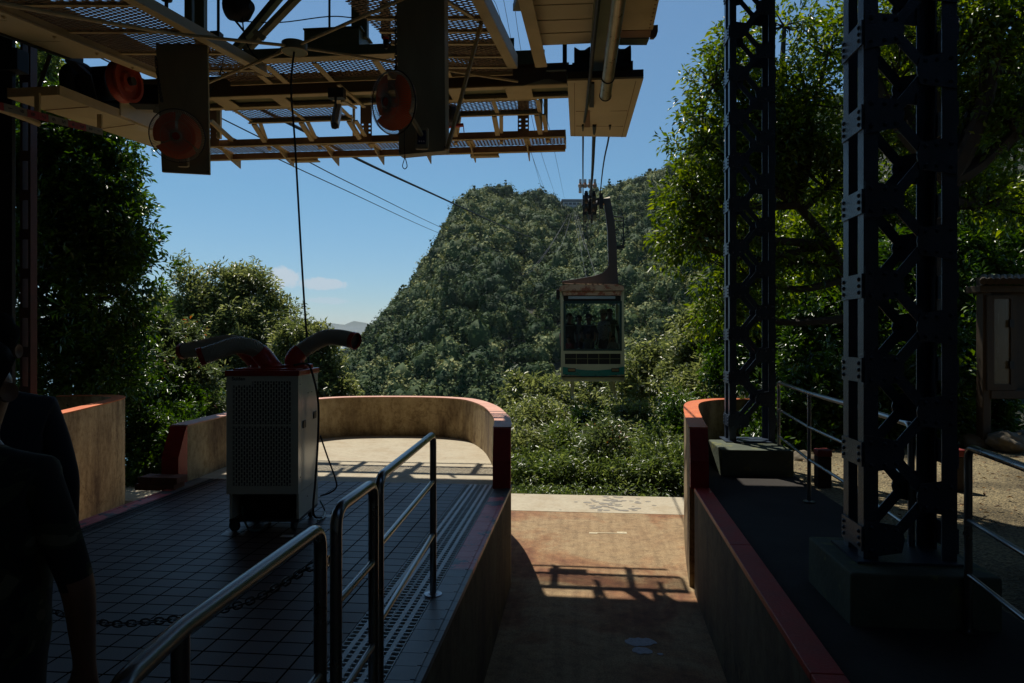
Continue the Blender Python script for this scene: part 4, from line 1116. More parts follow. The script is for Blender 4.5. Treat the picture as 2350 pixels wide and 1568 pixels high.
b = B(); tbox(b, 1085, 1250, 118, 158, 7.9, .012, 1150); b.prism([PT(1080,105,7.88), PT(1110,125,7.88), PT(1110,158,7.88), PT(1084,158,7.88)], (0,.012,0))
tag(b.build('gusset_plate', 'olive'), 'olive riveted gusset plate above the deep girder near the cream plate', 'gusset plate')

# --- trough on the lower left with its sheaves
g = thing('cable_trough', 'cream sheet metal trough at the left, sheaves sitting in it', 'trough', tuple(P(260, 280, 7.5)))
TQ = [P(19,225,6.05), P(134,219,6.05), P(425,327,9.3), P(364,342,9.3)]
b = B(); b.slab(TQ, (0,0,.012)); b.build('floor_plate', 'creamclean', g)
b = B()
b.slab([TQ[1], TQ[2], TQ[2]+Z*.09, TQ[1]+Z*.09], Rr*.012); b.slab([TQ[0], TQ[1], TQ[1]+Z*.08, TQ[0]+Z*.08], -Ff*.012); b.slab([TQ[0], TQ[3], TQ[3]+Z*.09, TQ[0]+Z*.09], -Rr*.012)
b.build('side_lip', 'cream', g)
b = B()
for f in (.17, .5): 
    p, q = TQ[0].lerp(TQ[3], f), TQ[1].lerp(TQ[2], f); B().bar(p-Z*.003, q-Z*.003, .012, .004).build('seam', 'brown', g)
b = B(); b.slab([P(274,265,7.25),P(274,232,7.25),P(281,226,7.3),P(352,252,8.2),P(364,300,8.4),P(345,290,8.2)][:4], Rr*.015)
b = B(); pl = [P(274,265,7.25),P(273,236,7.25),P(281,226,7.3),P(366,256,8.3),P(366,303,8.3)]; b.prism(pl, Rr*.015); b.build('side_guard', 'creamclean', g)
B().bar(P(115,128,6.2), P(86,212,6.15), .05, .03).build('support_strap', 'darkgrey', g)
b = B(); b.bar(P(160,138,6.6), P(196,170,6.8), .1, .03); b.bar(P(196,170,6.8), P(215,245,7.0), .1, .03); b.build('support_strap', 'darkgrey', g)
def sheave(c, ax, R, w_, m_, lab, rim=None):
    t = thing('sheave_wheel', lab, 'sheave', tuple(c))
    b = B().lathe(c, ax, [(-w_/2,.02),(-w_/2,R*.42),(-w_*.2,R*.5),(-w_*.2,R*.78),(-w_/2,R*.84),(-w_/2,R),(-w_*.25,R*.99),(0,R*.86),(w_*.25,R*.99),(w_/2,R),(w_/2,R*.84),(w_*.2,R*.78),(w_*.2,R*.5),(w_/2,R*.42),(w_/2,.02)], 36)
    b.build('rim', m_, t, smooth=True)
    B().lathe(c, ax, [(-w_*.9,.02),(-w_*.9,R*.2),(w_*.9,R*.2),(w_*.9,.02)], 14).build('hub', 'darkgrey', t)
    return t
axl = (Rr*1.0 - Ff*.15).normalized()
sheave(P(287,188,6.9), axl, .205, .11, 'sheavered', 'orange red grooved sheave wheel in the cream trough')
sheave(P(185,195,6.9), axl, .21, .12, 'black', 'black grooved wheel left of the orange red sheave')
b = B(); c = P(236,192,7.15); b.lathe(c-axl*.15, axl, [(0,.17),(.3,.17)], 24); b.bar(c-axl*.35+Ff*.3, c+axl*.5+Ff*.5, .2, .22); b.bar(c+axl*.3+Ff*.5, c+axl*.62+Ff*.75, .26, .24)
tag(b.build('drive_motor', 'black', bevel=.01), 'black drive motor housing between the two sheave wheels', 'motor')
# survey staff hung under the trough
M['staffw'] = mat('staff cream', (.26,.235,.16), rough=.5, scale=8); M['staffr'] = mat('staff red', (.34,.03,.022), rough=.4, scale=8); M['ink'] = mat('black ink', (.02,.02,.02), rough=.5)
g = thing('survey_staff', 'red and cream surveying staff with numbers under the trough', 'measuring staff', tuple(P(120, 270, 5.6)))
A0, A1 = P(-20,238,5.2), P(236,303,6.6); ax = (A1-A0).normalized(); Ltot = (A1-A0).length
upv = (Z - ax*ax.dot(Z)).normalized(); nn = ax.cross(upv).normalized()
if nn.dot(Vector((0,0,EYE))-A0) < 0: nn = -nn
seg = Ltot/11.0
order = ['1','2','3','4','5','6','7','8','9','1','1']
for i in range(11):
    a = A1 - ax*seg*i; c = A1 - ax*seg*(i+.985)
    red = (i//2) % 2 == 1
    b = B().slab([a-upv*.03, c-upv*.03, c+upv*.03, a+upv*.03], -nn*.015)
    sg_ = b.build('staff_segment', 'staffr' if red else 'staffw', g)
    cu = bpy.data.curves.new('numeral', 'FONT'); cu.body = order[i]; cu.size = .062; cu.extrude = .0008; cu.align_x = 'CENTER'; cu.align_y = 'CENTER'
    o = font_obj('numeral', cu); o.parent = g
    mid = (a+c)/2 + nn*.0015
    xax = upv; yax = nn.cross(upv)
    Mx = Matrix((( -xax.x, -yax.x, nn.x), (-xax.y, -yax.y, nn.y), (-xax.z, -yax.z, nn.z)))
    o.matrix_local = Matrix.Translation(mid - wloc(g)) @ Mx.to_4x4()
b = B()
for u, v0, v1, d in ((86,214,266,6.0),(229,263,306,6.7)): B().bar(P(u,v0,d), P(u,v1,d), .045, .02).build('mount', 'cream', g)
b = B().tube([P(-30,240,5.3), P(60,272,5.8), P(88,284,5.95)], .026, 10); tag(b.build('conduit_pipe', 'cream', smooth=True), 'short cream pipe ending below the surveying staff', 'pipe')
# dark posts at the left edge
for (u0, u1, t, lab) in ((-6, 27, 6.3, 'black steel post at the very left edge of the opening'), (46, 70, 7.4, 'slim reddish black laced post beside the left edge post')):
    th = thing('steel_post', lab, 'post', tuple(PT((u0+u1)/2, 1000, t)))
    b = B(); s0, s1 = st(u0, t), st(u1, t)
    if u0 < 0: b.box((s0, t, -.02), (s1, t+.05, 7.2)); b.box((s0-.1, t-.05, zt(10,115,t)), (s1+.1, t+.1, zt(10,165,t))); b.build('shaft', 'black', th, bevel=.006)
    else:
        M['maroon'] = mat('maroon post paint', (.07,.018,.012), rough=.5, scale=5)
        b.box((s0, t, -.02), (s0+.03, t+.1, 7.2)); b.box((s1-.03, t, -.02), (s1, t+.1, 7.2)); b.build('shaft', 'maroon', th)
        z = .3
        while z < 7: B().box((s0-.004, t-.006, z), (s1+.004, t-.0005, z+.12)).build('batten', 'maroon', th); z += .46

# --- posts, braces and odds and ends against the sky at the top
g = thing('gallery_framing', 'olive posts and crossed braces rising out of the picture above the left gallery', 'steel frame', tuple(PT(600, 100, 7.1)))
b = B()
for u0, u1, vb in ((423,440,60),(446,468,76),(806,842,66)): 
    B().box((st(u0,7.15), 7.15, zt(u0,vb+20,7.15)), (st(u1,7.15), 7.22, 6.9)).build('post', 'olive', g)
b = B(); b.bar(PT(537,118,7.1), PT(668,-40,7.1), .09, .06); b.build('brace', 'olive', g)
b = B(); b.bar(PT(563,118,7.05), PT(735,-60,7.05), .09, .05); b.build('brace', 'cream', g)
b = B().slab([PT(588,68,7.0),PT(612,86,7.0),PT(604,95,7.0),PT(580,77,7.0)], (0,-.02,0)); b.build('cleat', 'creamclean', g)
g = thing('junction_box', 'long olive metal box standing on the cross beam', 'metal box', tuple(PT(760, 108, 7.05)))
b = B(); b.box((st(697,7.02), 7.02, zt(700,108,7.02)), (st(824,7.02), 7.4, zt(760,67,7.02))); b.build('case', 'olive', g, bevel=.008)
b = B(); b.box((st(695,7.0), 7.0, zt(760,67,7.02)+.0005), (st(828,7.0), 7.42, zt(760,65,7.02)+.004)); b.build('lid', 'olive', g)
g = thing('guard_wire', 'thin guard wire strung between slim posts near the top', 'wire', tuple(PT(757, 65, 7.1)))
b = B().tube(spline([PT(545,48,7.1), PT(640,52,7.1), PT(756,38,7.1), PT(830,42,7.1), PT(960,40,7.1)], 5), .006, 6); b.build('wire', 'ropem', g)
B().tube([PT(756,-20,7.1), PT(756,112,7.1)], .013, 8).build('slim_post', 'darkgrey', g); B().tube([PT(501,-20,7.1), PT(501,72,7.1)], .016, 8).build('slim_post', 'darkgrey', g)
g = thing('switch_box', 'small grey switch box with curled hose above the first fan board', 'switch box', tuple(PT(500, 85, 6.8)))
b = B().box((st(487,6.8), 6.75, zt(500,97,6.8)), (st(508,6.8), 6.85, zt(500,75,6.8))); b.build('case', 'darkgrey', g, bevel=.005)
b = B().tube(spline([PT(466,70,6.7), PT(476,110,6.6), PT(492,130,6.55), PT(500,120,6.6), PT(501,100,6.75)], 5), .018, 8); b.build('hose', 'darkgrey', g, smooth=True)
b = B().tube(spline([PT(516,98,6.75), PT(514,130,6.7), PT(506,165,6.6), PT(498,185,6.5), PT(480,214,6.4)], 4), .005, 5); b.tube(spline([PT(503,155,6.6), PT(500,150,6.6), PT(512,140,6.6), PT(508,160,6.6), PT(520,170,6.6), PT(505,172,6.6)], 4), .005, 5); b.build('loose_cord', 'ropem', g)
# siren
g = thing('siren', 'round black siren horn hanging between the braces at the top', 'siren', tuple(PT(550, 10, 6.9)))
c = PT(551, 16, 6.9); B().lathe(c+Vector((-.14,0,0)), (1,-.15,-.1), [(0,.06),(.03,.13),(.14,.15),(.2,.14),(.3,.05)], 20).build('horn', 'black', g, smooth=True)
B().box((c.x-.03, 6.85, c.z+.05), (c.x+.05, 6.95, c.z+.5)).build('bracket', 'darkgrey', g)
B().bar(PT(538,45,6.9), PT(560,72,6.9), .03, .02).build('lever', 'darkgrey', g)
b = B().tube(spline([PT(556,40,6.85), PT(560,75,6.85), PT(570,108,6.85), PT(600,140,6.85), PT(635,118,6.8), PT(650,105,6.8)], 5), .008, 6); tag(b.build('power_cable', 'ropem'), 'sagging black power cable looping to the ring hub', 'cable')
# lamp on pole
g = thing('pole_lamp', 'round dark lamp on a short pole at the top edge, above the gallery', 'lamp', tuple(PT(382, 30, 6.6)))
c = PT(382, -2, 6.2); B().lathe(c, (0,0,1), [(-.02,.02),(-.015,.05),(0,.055),(.06,.05)], 16).build('lamp_head', 'darkgrey', g, smooth=True)
B().tube([c-Z*.01, PT(382, 45, 6.2)], .018, 8).build('pole', 'darkgrey', g)
# chain hoist
g = thing('chain_hoist', 'black chain hoist with red hook hanging beside the second fan board', 'hoist', tuple(PT(882, 60, 6.3)))
c = PT(882, -10, 6.3)
prof = [PT(880,3,6.3), PT(882,12,6.3), PT(884,40,6.3), PT(885,70,6.3), PT(886,92,6.3), PT(886,112,6.3)]
B().tube(spline(prof, 4), [.02]*2+[.045]*14+[.03]*3+[.018]*2, 9).build('chain_bag', 'black', g)
B().tube([PT(885,72,6.28), PT(886,90,6.28)], .028, 8).build('hook', 'redplastic', g)
def chain(b, path, ln, r, wd=None):
    pts = [Vector(p) for p in path]; acc = [0]
    for a, c in zip(pts, pts[1:]): acc.append(acc[-1]+(c-a).length)
    def at(x):
        x = min(max(x, 0), acc[-1])
        for i in range(len(pts)-1):
            if x <= acc[i+1] or i == len(pts)-2: return pts[i].lerp(pts[i+1], (x-acc[i])/max(acc[i+1]-acc[i], 1e-9))
    step = ln*.72; k = 0; x = 0
    while x < acc[-1]:
        p, q = at(x), at(min(x+ln, acc[-1])) 
        if (q-p).length < 1e-4: break
        ax = (q-p).normalized(); s = ax.cross(Z) if abs(ax.z) < .9 else ax.cross(Vector((1,0,0))); s.normalize(); n = ax.cross(s)
        w_ = s if k % 2 == 0 else n; hw = (wd or ln*.3); m0 = (p+q)/2; hl = ln/2
        ring = []
        for j in range(12):
            an = 2*math.pi*j/12; cx, sx = math.cos(an), math.sin(an)
            ring.append(m0 + ax*(math.copysign(abs(cx)**.7, cx)*hl) + w_*(math.copysign(abs(sx)**.7, sx)*hw))
        b.loop(ring, r, 5); x += step; k += 1
b = B(); chain(b, [PT(893,0,6.2), PT(895,60,6.2), PT(896,96,6.2)], .028, .0035); b.build('hand_chain', 'darkgrey', g)
b = B(); chain(b, [PT(909,35,5.7), PT(909,160,5.7)], .035, .0045); tag(b.build('safety_chain', 'darkgrey'), 'thin safety chain along the left edge of the second fan board', 'chain')
b = B(); chain(b, [P(357,130,6.1), P(362,175,6.1), P(371,232,6.0)], .035, .0045); tag(b.build('safety_chain', 'darkgrey'), 'thin safety chain slanting down the left edge of the first fan board', 'chain')

# --- ring hub with four rods, rope hanging from it
g = thing('ring_hub', 'short grey green steel ring hung on four slanting rods', 'ring hub', tuple(P(676, 108, 6.1)))
c = P(676, 110, 6.1)
B().lathe(c, (0,0,1), [(-.038,.104),(-.038,.112),(.038,.112),(.038,.104)], 36).build('ring', 'olive', g, smooth=True)
b = B(); b.torus(c-Z*.038, (0,0,1), .11, .005, 36, 6); b.build('lower_lip', 'cream', g)
for (u, v, d) in ((150, 36, 4.4), (950, -14, 5.0), (474, 192, 6.9), (1188, 187, 7.3)):
    e = P(u, v, d); s_ = c + (e-c).normalized()*.11 + Z*.01
    B().tube([s_, e] if u != 150 else [s_, P(400,78,5.3), e, P(-40,0,3.9)], .014, 8).build('rod', 'cream', g)
b = B().tube(spline([c-Z*.0, P(668,200,6.1), P(677,330,6.1), P(690,560,6.1), P(700,720,6.05), P(706,790,6.0), P(709,850,5.95)], 5), .0095, 8)
tag(b.build('hanging_rope', 'ropem', smooth=True), 'long black rope hanging from the ring hub down behind the air cooler', 'rope')

# --- big cream plate, pulleys, soffit on the line of the right cable
g = thing('guard_plate', 'wide cream sheet metal guard plate above the cable car, three cables under it', 'guard plate', tuple(P(1390, 240, 8)))
q = [P(1302,186,6.8), P(1477,180,6.78), P(1437,315,9.2), P(1309,313,9.2)]
b = B().slab(q, (0,0,.02)); b.build('plate', 'creamclean', g)
b = B(); b.slab([q[0]+Z*.02, q[1]+Z*.02, q[1]+Z*.09, q[0]+Z*.09], Ff*.012); b.build('front_lip', 'darkgrey', g)
b = B()
for f in (.47, .76): b.bar(q[0].lerp(q[3], f)-Z*.003+Rr*.08, q[1].lerp(q[2], f)-Z*.003-Rr*.08, .012, .005)
for (a_, c_) in ((q[0], q[3]), (q[1], q[2])):
    sgn = 1 if a_ is q[0] else -1; b.bar(a_.lerp(c_, .03)+Rr*.07*sgn-Z*.002, c_+Rr*.06*sgn-Z*.002, .006, .004)
b.build('seam', 'brown', g)
b = B(); b.slab([P(1352,188,6.85), P(1364,188,6.85), P(1363,243,7.65), P(1352,243,7.65)], -Z*.02); b.build('slot_cover', 'darkgrey', g)
b = B(); b.slab([P(1344,241,7.7), P(1354,241,7.7), P(1354,291,8.6), P(1341,291,8.6)], -Z*.008); b.build('rope_slot', 'brown', g)
b = B().tube([P(1376,-30,5.2), P(1364,80,6.0), P(1352,200,6.9), P(1347,245,7.6), P(1341,280,8.3)], [.02,.02,.018,.016,.014], 8); tag(b.build('haul_rope_guide', 'darkgrey'), 'thin dark rope guide running down to the slot of the cream plate', 'rope guide')
g = thing('cable_pipe', 'thick silvery pipe slanting down through the cream guard plate', 'pipe', tuple(P(1405, 100, 6)))
M['pipe'] = mat('galvanised pipe', (.42,.36,.22), (.3,.25,.14), rough=.3, metal=.55, scale=8, bump=.2)
p0, p1 = P(1424,-30,4.9), P(1389,222,6.5)
B().tube([p0, p1], .053, 20).build('tube', 'pipe', g, smooth=True)
ax = (p1-p0).normalized(); b = B(); b.torus(p1-ax*.35, ax, .056, .006, 24, 6); b.torus(p1-ax*.02, ax, .053, .006, 24, 6); b.build('collar', 'darkgrey', g)

g = thing('track_soffit', 'cream plank soffit with wide left flange above the guard plate', 'soffit', tuple(P(1300, 60, 6)))
fl = [P(1178,-40,5.25), P(1213,-40,5.25), P(1256,154,7.15), P(1229,156,7.15)]
b = B().slab(fl, (0,0,.014)); b.slab([fl[0],fl[3],fl[3]+Z*.12,fl[0]+Z*.12], Rr*.01); b.build('flange', 'cream', g)
vsm = [-25, 14, 49, 79, 107]
for i in range(4):
    v0, v1 = vsm[i], vsm[i+1]-2.2
    z_ = 4.33; d0, d1 = (z_-EYE)*FP/(VC-v0), (z_-EYE)*FP/(VC-v1)
    uL0, uL1 = 1218+ (v0+10)*.2, 1218+(v1+10)*.2
    uR0, uR1 = 1372-(v0)*.16, 1372-(v1)*.16
    B().slab([P(uL0,v0,d0), P(uR0,v0-5,d0), P(uR1,v1-5,d1), P(uL1,v1,d1)], (0,0,.02)).build('deck_plank', 'creamclean', g)
b = B().slab([P(1225,-28,5.62), P(1372,-32,5.62), P(1352,104,6.75), P(1244,105,6.75)], (0,0,.01))
b.v = [(x, y, z+.06) for x, y, z in b.v]; b.build('backing_plate', 'darkgrey', g)
b = B().slab([P(1366,-30,5.3), P(1426,-30,5.3), P(1408,172,7.1), P(1352,172,7.1)], (0,0,.1)); b.build('center_beam', 'olive', g)
g = thing('riveted_soffit', 'small riveted cream soffit right of the silvery pipe with hooked end plate', 'soffit', tuple(P(1465, 40, 6)))
b = B().slab([P(1424,-30,5.5), P(1521,-40,5.5), P(1498,68,6.4), P(1418,70,6.4)], (0,0,.02)); b.build('panel', 'cream', g)
b = B()
for f in [i/9 for i in range(10)]:
    for (a_, c_) in (((1432,-20,5.55),(1426,66,6.35)), ((1511,-20,5.55),(1491,64,6.35))):
        b.lathe(P(*a_).lerp(P(*c_), f), (0,0,-1), [(0,.009),(.004,.008),(.006,.003)], 7)
b.build('rivet', 'brown', g)
b = B().slab([P(1418,72,6.42), P(1500,69,6.42), P(1500,86,6.6), P(1418,88,6.6)], (0,0,.03)); b.prism([P(1497,58,6.43), P(1510,57,6.43), P(1510,72,6.43), P(1507,82,6.43), P(1501,88,6.43), P(1492,88,6.43)], Ff*.03); b.build('end_plate', 'brown', g)
b = B().slab([P(1412,90,6.7), P(1490,89,6.7), P(1484,104,6.85), P(1412,104,6.85)], (0,0,.02)); b.build('lower_panel', 'olive', g)
b = B().slab([P(1192,-20,5.6), P(1206,-20,5.6), P(1199,26,5.9), P(1177,26,5.9)], (0,0,.06)); tag(b.build('side_bracket', 'olive'), 'small olive bracket left of the plank soffit at the top', 'bracket')
for (u, v, lab) in ((1336, 137, 'black grooved pulley standing on the guard plate, left of the pipe'), (1428, 134, 'black grooved pulley standing on the guard plate, right of the pipe')):
    t = thing('grooved_pulley', lab, 'pulley', tuple(P(u, v, 7.3)), 'pulleys above the guard plate')
    c = P(u, v+6, 7.3); R = .15; hw = .085
    B().lathe(c-Vector((hw,0,0)), (1,0,0), [(0,.03),(0,R),(.012,R),(hw*.7,R*.8),(hw*1.3,R*.8),(2*hw-.012,R),(2*hw,R),(2*hw,.03)], 32).build('rim', 'black', t, smooth=True)
    B().box((c.x-hw-.02, c.y-.12, c.z-R-.06), (c.x+hw+.02, c.y+.12, c.z-.05)).build('cradle', 'black', t)
b = B(); b.box((st(1291,7.4), 7.4, zt(1300,152,7.4)), (st(1301,7.4), 7.45, zt(1300,100,7.4))); b.box((st(1254,7.35), 7.35, zt(1290,160,7.35)), (st(1318,7.35), 7.4, zt(1290,149,7.35)))
tag(b.build('pulley_support', 'darkgrey'), 'thin dark frame left of the pulleys, sky showing through it', 'frame')
b = B(); b.box((st(1300,7.2), 7.2, zt(1390,170,7.2)), (st(1450,7.2), 7.5, zt(1390,155,7.2))); tag(b.build('pulley_bearer', 'black'), 'black bearer beam under the two pulleys', 'beam')

# --- security camera and floodlight
g = thing('security_camera', 'security camera pointing down below the deep girder', 'security camera', tuple(P(772, 230, 7.6)))
B().box(tuple(P(752,224,7.5)), tuple(P(752,224,7.5)+Vector((.175,.1,.11)))).build('mount_box', 'darkgrey', g, bevel=.006)
B().tube([P(770,222,7.5), P(770,236,7.5), P(773,250,7.45)], .014, 8).build('neck', 'darkgrey', g)
c0, c1 = P(776,246,7.5), P(768,288,7.2)
b = B().bar(c0, c1, .085, .08, up=Rr); b.build('housing', 'white', g, bevel=.01)
ax = (c1-c0).normalized()
B().lathe(c1-ax*.02, ax, [(0,.035),(.035,.037),(.04,.03)], 18).build('lens', 'black', g)
B().bar(c0-ax*.01-Ff*.055, c1+ax*.02-Ff*.06, .1, .006, up=Rr).build('sunshield', 'darkgrey', g)
b = B(); b.bar(P(776,194,7.7), P(836,246,8.3), .04, .02); b.bar(P(786,232,7.7), P(816,248,8.3), .04, .02); b.build('arm', 'cream', g)
g = thing('floodlight', 'dark floodlight on a red bracket right of the second fan board', 'floodlight', tuple(P(1040, 290, 8.6)))
c = P(1038, 266, 8.6); B().lathe(c-Rr*.1, Rr, [(0,.06),(.03,.13),(.1,.15),(.16,.12),(.2,.04)], 20).build('lamp_head', 'darkgrey', g, smooth=True)
B().bar(P(1026,291,8.6), P(1064,287,8.6), .06, .03).build('bracket', 'redplastic', g)
B().bar(P(1063,285,8.6), P(1065,304,8.6), .01, .01).build('stay', 'redplastic', g)

# ================================================================= cables
def cable(pts, r, lab, grp=None, n=8):
    pp = spline([P(*p) for p in pts], 8); ey = Vector((0,0,EYE)); b = B().tube(pp, [max(r, min(.04, (q-ey).length*.00022)) for q in pp], n)
    return tag(b.build('steel_cable', 'cable', smooth=True), lab, 'cable', grp)
cable([(1364,290,8.6),(1363,315,9.4),(1356,440,17),(1347,520,40),(1336,548,110),(1318,480,400)], .026, 'thick track cable carrying the cable car', None)
cable([(1337,290,8.6),(1338,315,9.4),(1338,440,17),(1339,560,45),(1338,600,110),(1316,482,400)], .013, 'thin haul rope left of the thick track cable')
cable([(1399,290,8.6),(1397,315,9.4),(1378,440,17),(1370,560,45),(1358,605,110),(1322,482,400)], .013, 'thin haul rope right of the thick track cable')
cable([(120,14,11),(400,152,12.4),(673,288,14),(964,432,24),(1220,545,70),(1290,560,140),(1312,484,400)], .036, 'thick second track cable crossing the sky toward the mountain')
cable([(150,138,10.5),(400,255,12.5),(629,361,15),(782,432,20),(1020,540,42),(1150,585,70),(1240,600,130),(1310,484,400)], .013, 'lower of the two thin ropes crossing the sky below the thick cable')
cable([(150,92,10.5),(400,218,12.5),(687,361,15),(827,432,20),(1030,530,42),(1150,578,70),(1240,595,130),(1311,483,400)], .013, 'upper of the two thin ropes crossing the sky below the thick cable')
for i, (pts, lab) in enumerate([
    ([(1128,-10,30),(1165,110,45),(1205,300,120),(1250,456,400)], 'leftmost of the far thin wires rising to the summit'),
    ([(1150,-30,34),(1185,160,60),(1217,345,150),(1258,456,400)], 'second far thin wire from the left rising to the summit'),
    ([(1175,-30,34),(1207,180,60),(1240,345,150),(1277,456,400)], 'third far thin wire from the left rising to the summit'),
    ([(1215,-30,34),(1245,230,70),(1272,345,150),(1295,455,400)], 'rightmost of the far thin wires rising to the summit')]):
    b = B(); pp = spline([P(*p) for p in pts], 8); rs_ = [.00035*max(20, (p-Vector((0,0,EYE))).length) for p in pp]
    b.tube(pp, [min(r, .045) for r in rs_], 5); tag(b.build('overhead_wire', 'cable'), lab, 'wire', 'thin wires to the summit')

# ================================================================= fan boards and fans
def board(quad, off, lab):
    t = thing('fan_board', lab, 'board', tuple(quad[0]))
    B().slab(quad, off).build('panel', 'panel', t, bevel=.004)
    b = B()
    for i in (2, 3):
        c = Vector(quad[i]); inn = (Vector(quad[(i+2) % 4])-c).normalized()
        b.lathe(c+inn*.03, -Ff, [(0,.008),(.004,.007),(.006,.002)], 8)
    b.build('screw', 'darkgrey', t)
    return t
board([P(357,100,6.2), P(476,100,6.2), P(481,401,6.55), P(371,395,6.55)], Ff*.03, 'tall hanging board carrying the left fan')
bq = [P(908,-60,5.35), P(1019,-60,5.35), P(1023,346,5.6), P(915,356,5.6)]
board(bq, Ff*.11+Rr*.02, 'tall hanging board carrying the fan next to the hoist')
M['fanblade'] = None
m, nt, bb = _nodes('orange translucent fan blade'); bb.inputs['Base Color'].default_value = (.55,.07,.02,1); bb.inputs['Roughness'].default_value = .3
tr = N(nt, 'ShaderNodeBsdfTranslucent'); tr.inputs[0].default_value = (.85,.16,.04,1); mx = N(nt, 'ShaderNodeMixShader'); mx.inputs[0].default_value = .5
L(nt, bb.outputs[0], mx.inputs[1]); L(nt, tr.outputs[0], mx.inputs[2]); L(nt, mx.outputs[0], nt.nodes['Material Output'].inputs[0]); M['fanblade'] = m
M['fanwire'] = mat('dark cage wire', (.05,.045,.04), rough=.35, metal=.5); M['fanwire2'] = mat('pale cage wire', (.4,.36,.28), rough=.35, metal=.3)
def fan(c, ax, R, foot, lab, ctrl, lit):
    t = thing('wall_fan', lab, 'fan', tuple(c), 'orange bladed wall fans')
    ax = ax.normalized(); s = ax.cross(Z).normalized(); n = s.cross(ax).normalized()
    b = B()
    for sg, dep in ((1, .075), (-1, .06)):
        for k in range(96):
            a = 2*math.pi*k/96; rd = s*math.cos(a)+n*math.sin(a)
            tw = s*math.cos(a+.12*sg)+n*math.sin(a+.12*sg)
            b.tube([c+rd*R*.22+ax*dep*sg, c+tw*R*.7+ax*dep*.92*sg, c+tw*R*.95+ax*dep*.45*sg, c+tw*R], .0017, 3, caps=False)
        b.torus(c+ax*dep*sg, ax, R*.22, .003, 28, 5); b.torus(c+ax*dep*.96*sg, ax, R*.55, .002, 40, 5)
    b.build('cage', 'fanwire2', t, recalc=False)
    b = B(); b.torus(c, ax, R, .0055, 56, 6); b.build('cage_rim', 'fanwire', t)
    for k in range(3):
        b = B(); a0 = 2*math.pi*k/3 + .4; vs = []; fs = []
        NR, NA = 8, 10
        for i in range(NR+1):
            r = R*(.16+.72*i/NR)
            for j in range(NA+1):
                wdt = 1.98*(1-.18*abs(i/NR-.6))
                a = a0 + wdt*(j/NA-.5) + .25*(i/NR)
                vs.append(c + (s*math.cos(a)+n*math.sin(a))*r + ax*(.028*(j/NA-.5)*2))
        for i in range(NR):
            for j in range(NA): q_ = i*(NA+1)+j; fs.append((q_, q_+1, q_+NA+2, q_+NA+1))
        b.add(vs, fs); o = b.build('blade', 'fanblade', t, smooth=True)
    B().lathe(c-ax*.03, ax, [(0,.03),(0,R*.17),(.06,R*.16),(.075,R*.1),(.078,.01)], 24).build('blade_hub', 'redplastic', t, smooth=True)
    B().lathe(c+ax*.07, ax, [(0,R*.15),(0,R*.2),(.012,R*.2),(.016,R*.15),(.0,R*.15)], 28).build('cage_badge', 'fanwire2', t, smooth=True)
    B().lathe(c+ax*.072, ax, [(0,.004),(0,R*.149),(.008,R*.13),(.01,.004)], 24).build('badge_centre', 'redplastic', t, smooth=True)
    B().lathe(c-ax*.2, ax, [(0,.03),(.01,.06),(.08,.07),(.13,.06),(.14,.02)], 20).build('motor_housing', 'panel', t, smooth=True)
    f = Vector(foot)
    B().tube(spline([c-ax*.15, c-ax*.16-Z*.06, f+Z*.02-Ff*.03, f-Z*.05-Ff*.03], 4), .02, 8).build('stand_neck', 'panel', t, smooth=True)
    w2, h2 = .055, .09
    q = [f+Rr*-w2-Z*h2, f+Rr*w2-Z*h2, f+Rr*w2+Z*h2, f-Rr*w2+Z*h2]
    B().slab(q, -Ff*.045).build('control_base', 'panel', t, bevel=.018)
    b = B()
    for x in (-.018, 0, .018): b.lathe(f+Rr*x-Z*.03-Ff*.05, -Ff, [(0,.006),(.006,.006),(.008,.002)], 8)
    b.build('button', 'white', t)
    q = [f+Rr*-.034-Z*.052-Ff*.0455, f+Rr*.034-Z*.052-Ff*.0455, f+Rr*.034+Z*.06-Ff*.0455, f-Rr*.034+Z*.06-Ff*.0455]
    M.setdefault('bluepanel', mat('blue control face', (.01,.03,.12), rough=.3)); B().slab(q, -Ff*.003).build('control_face', 'bluepanel', t)
fan(P(407,312,6.25), Vector((-.05,-1,-.32)).normalized()*.9+Rr*.38, .235, P(426,365,6.5)-Ff*.02, 'orange bladed fan on the left board, above its control base', 0, True)
fan(P(903,236,5.15), Vector((-.1,-1,-.22))*.9+Rr*-.5, .232, P(970,322,5.55)-Ff*.02, 'orange bladed fan on the board beside the hoist, half against the sky', 1, False)
b = B().tube(spline([P(928,300,5.3), P(928,340,5.3), P(929,360,5.3), P(925,375,5.3), P(924,383,5.3), P(929,388,5.3), P(934,383,5.3), P(933,374,5.3), P(929,360,5.31)], 5), .0035, 6)
tag(b.build('pull_cord', 'ropem'), 'looped pull cord dangling below the second fan board', 'pull cord')
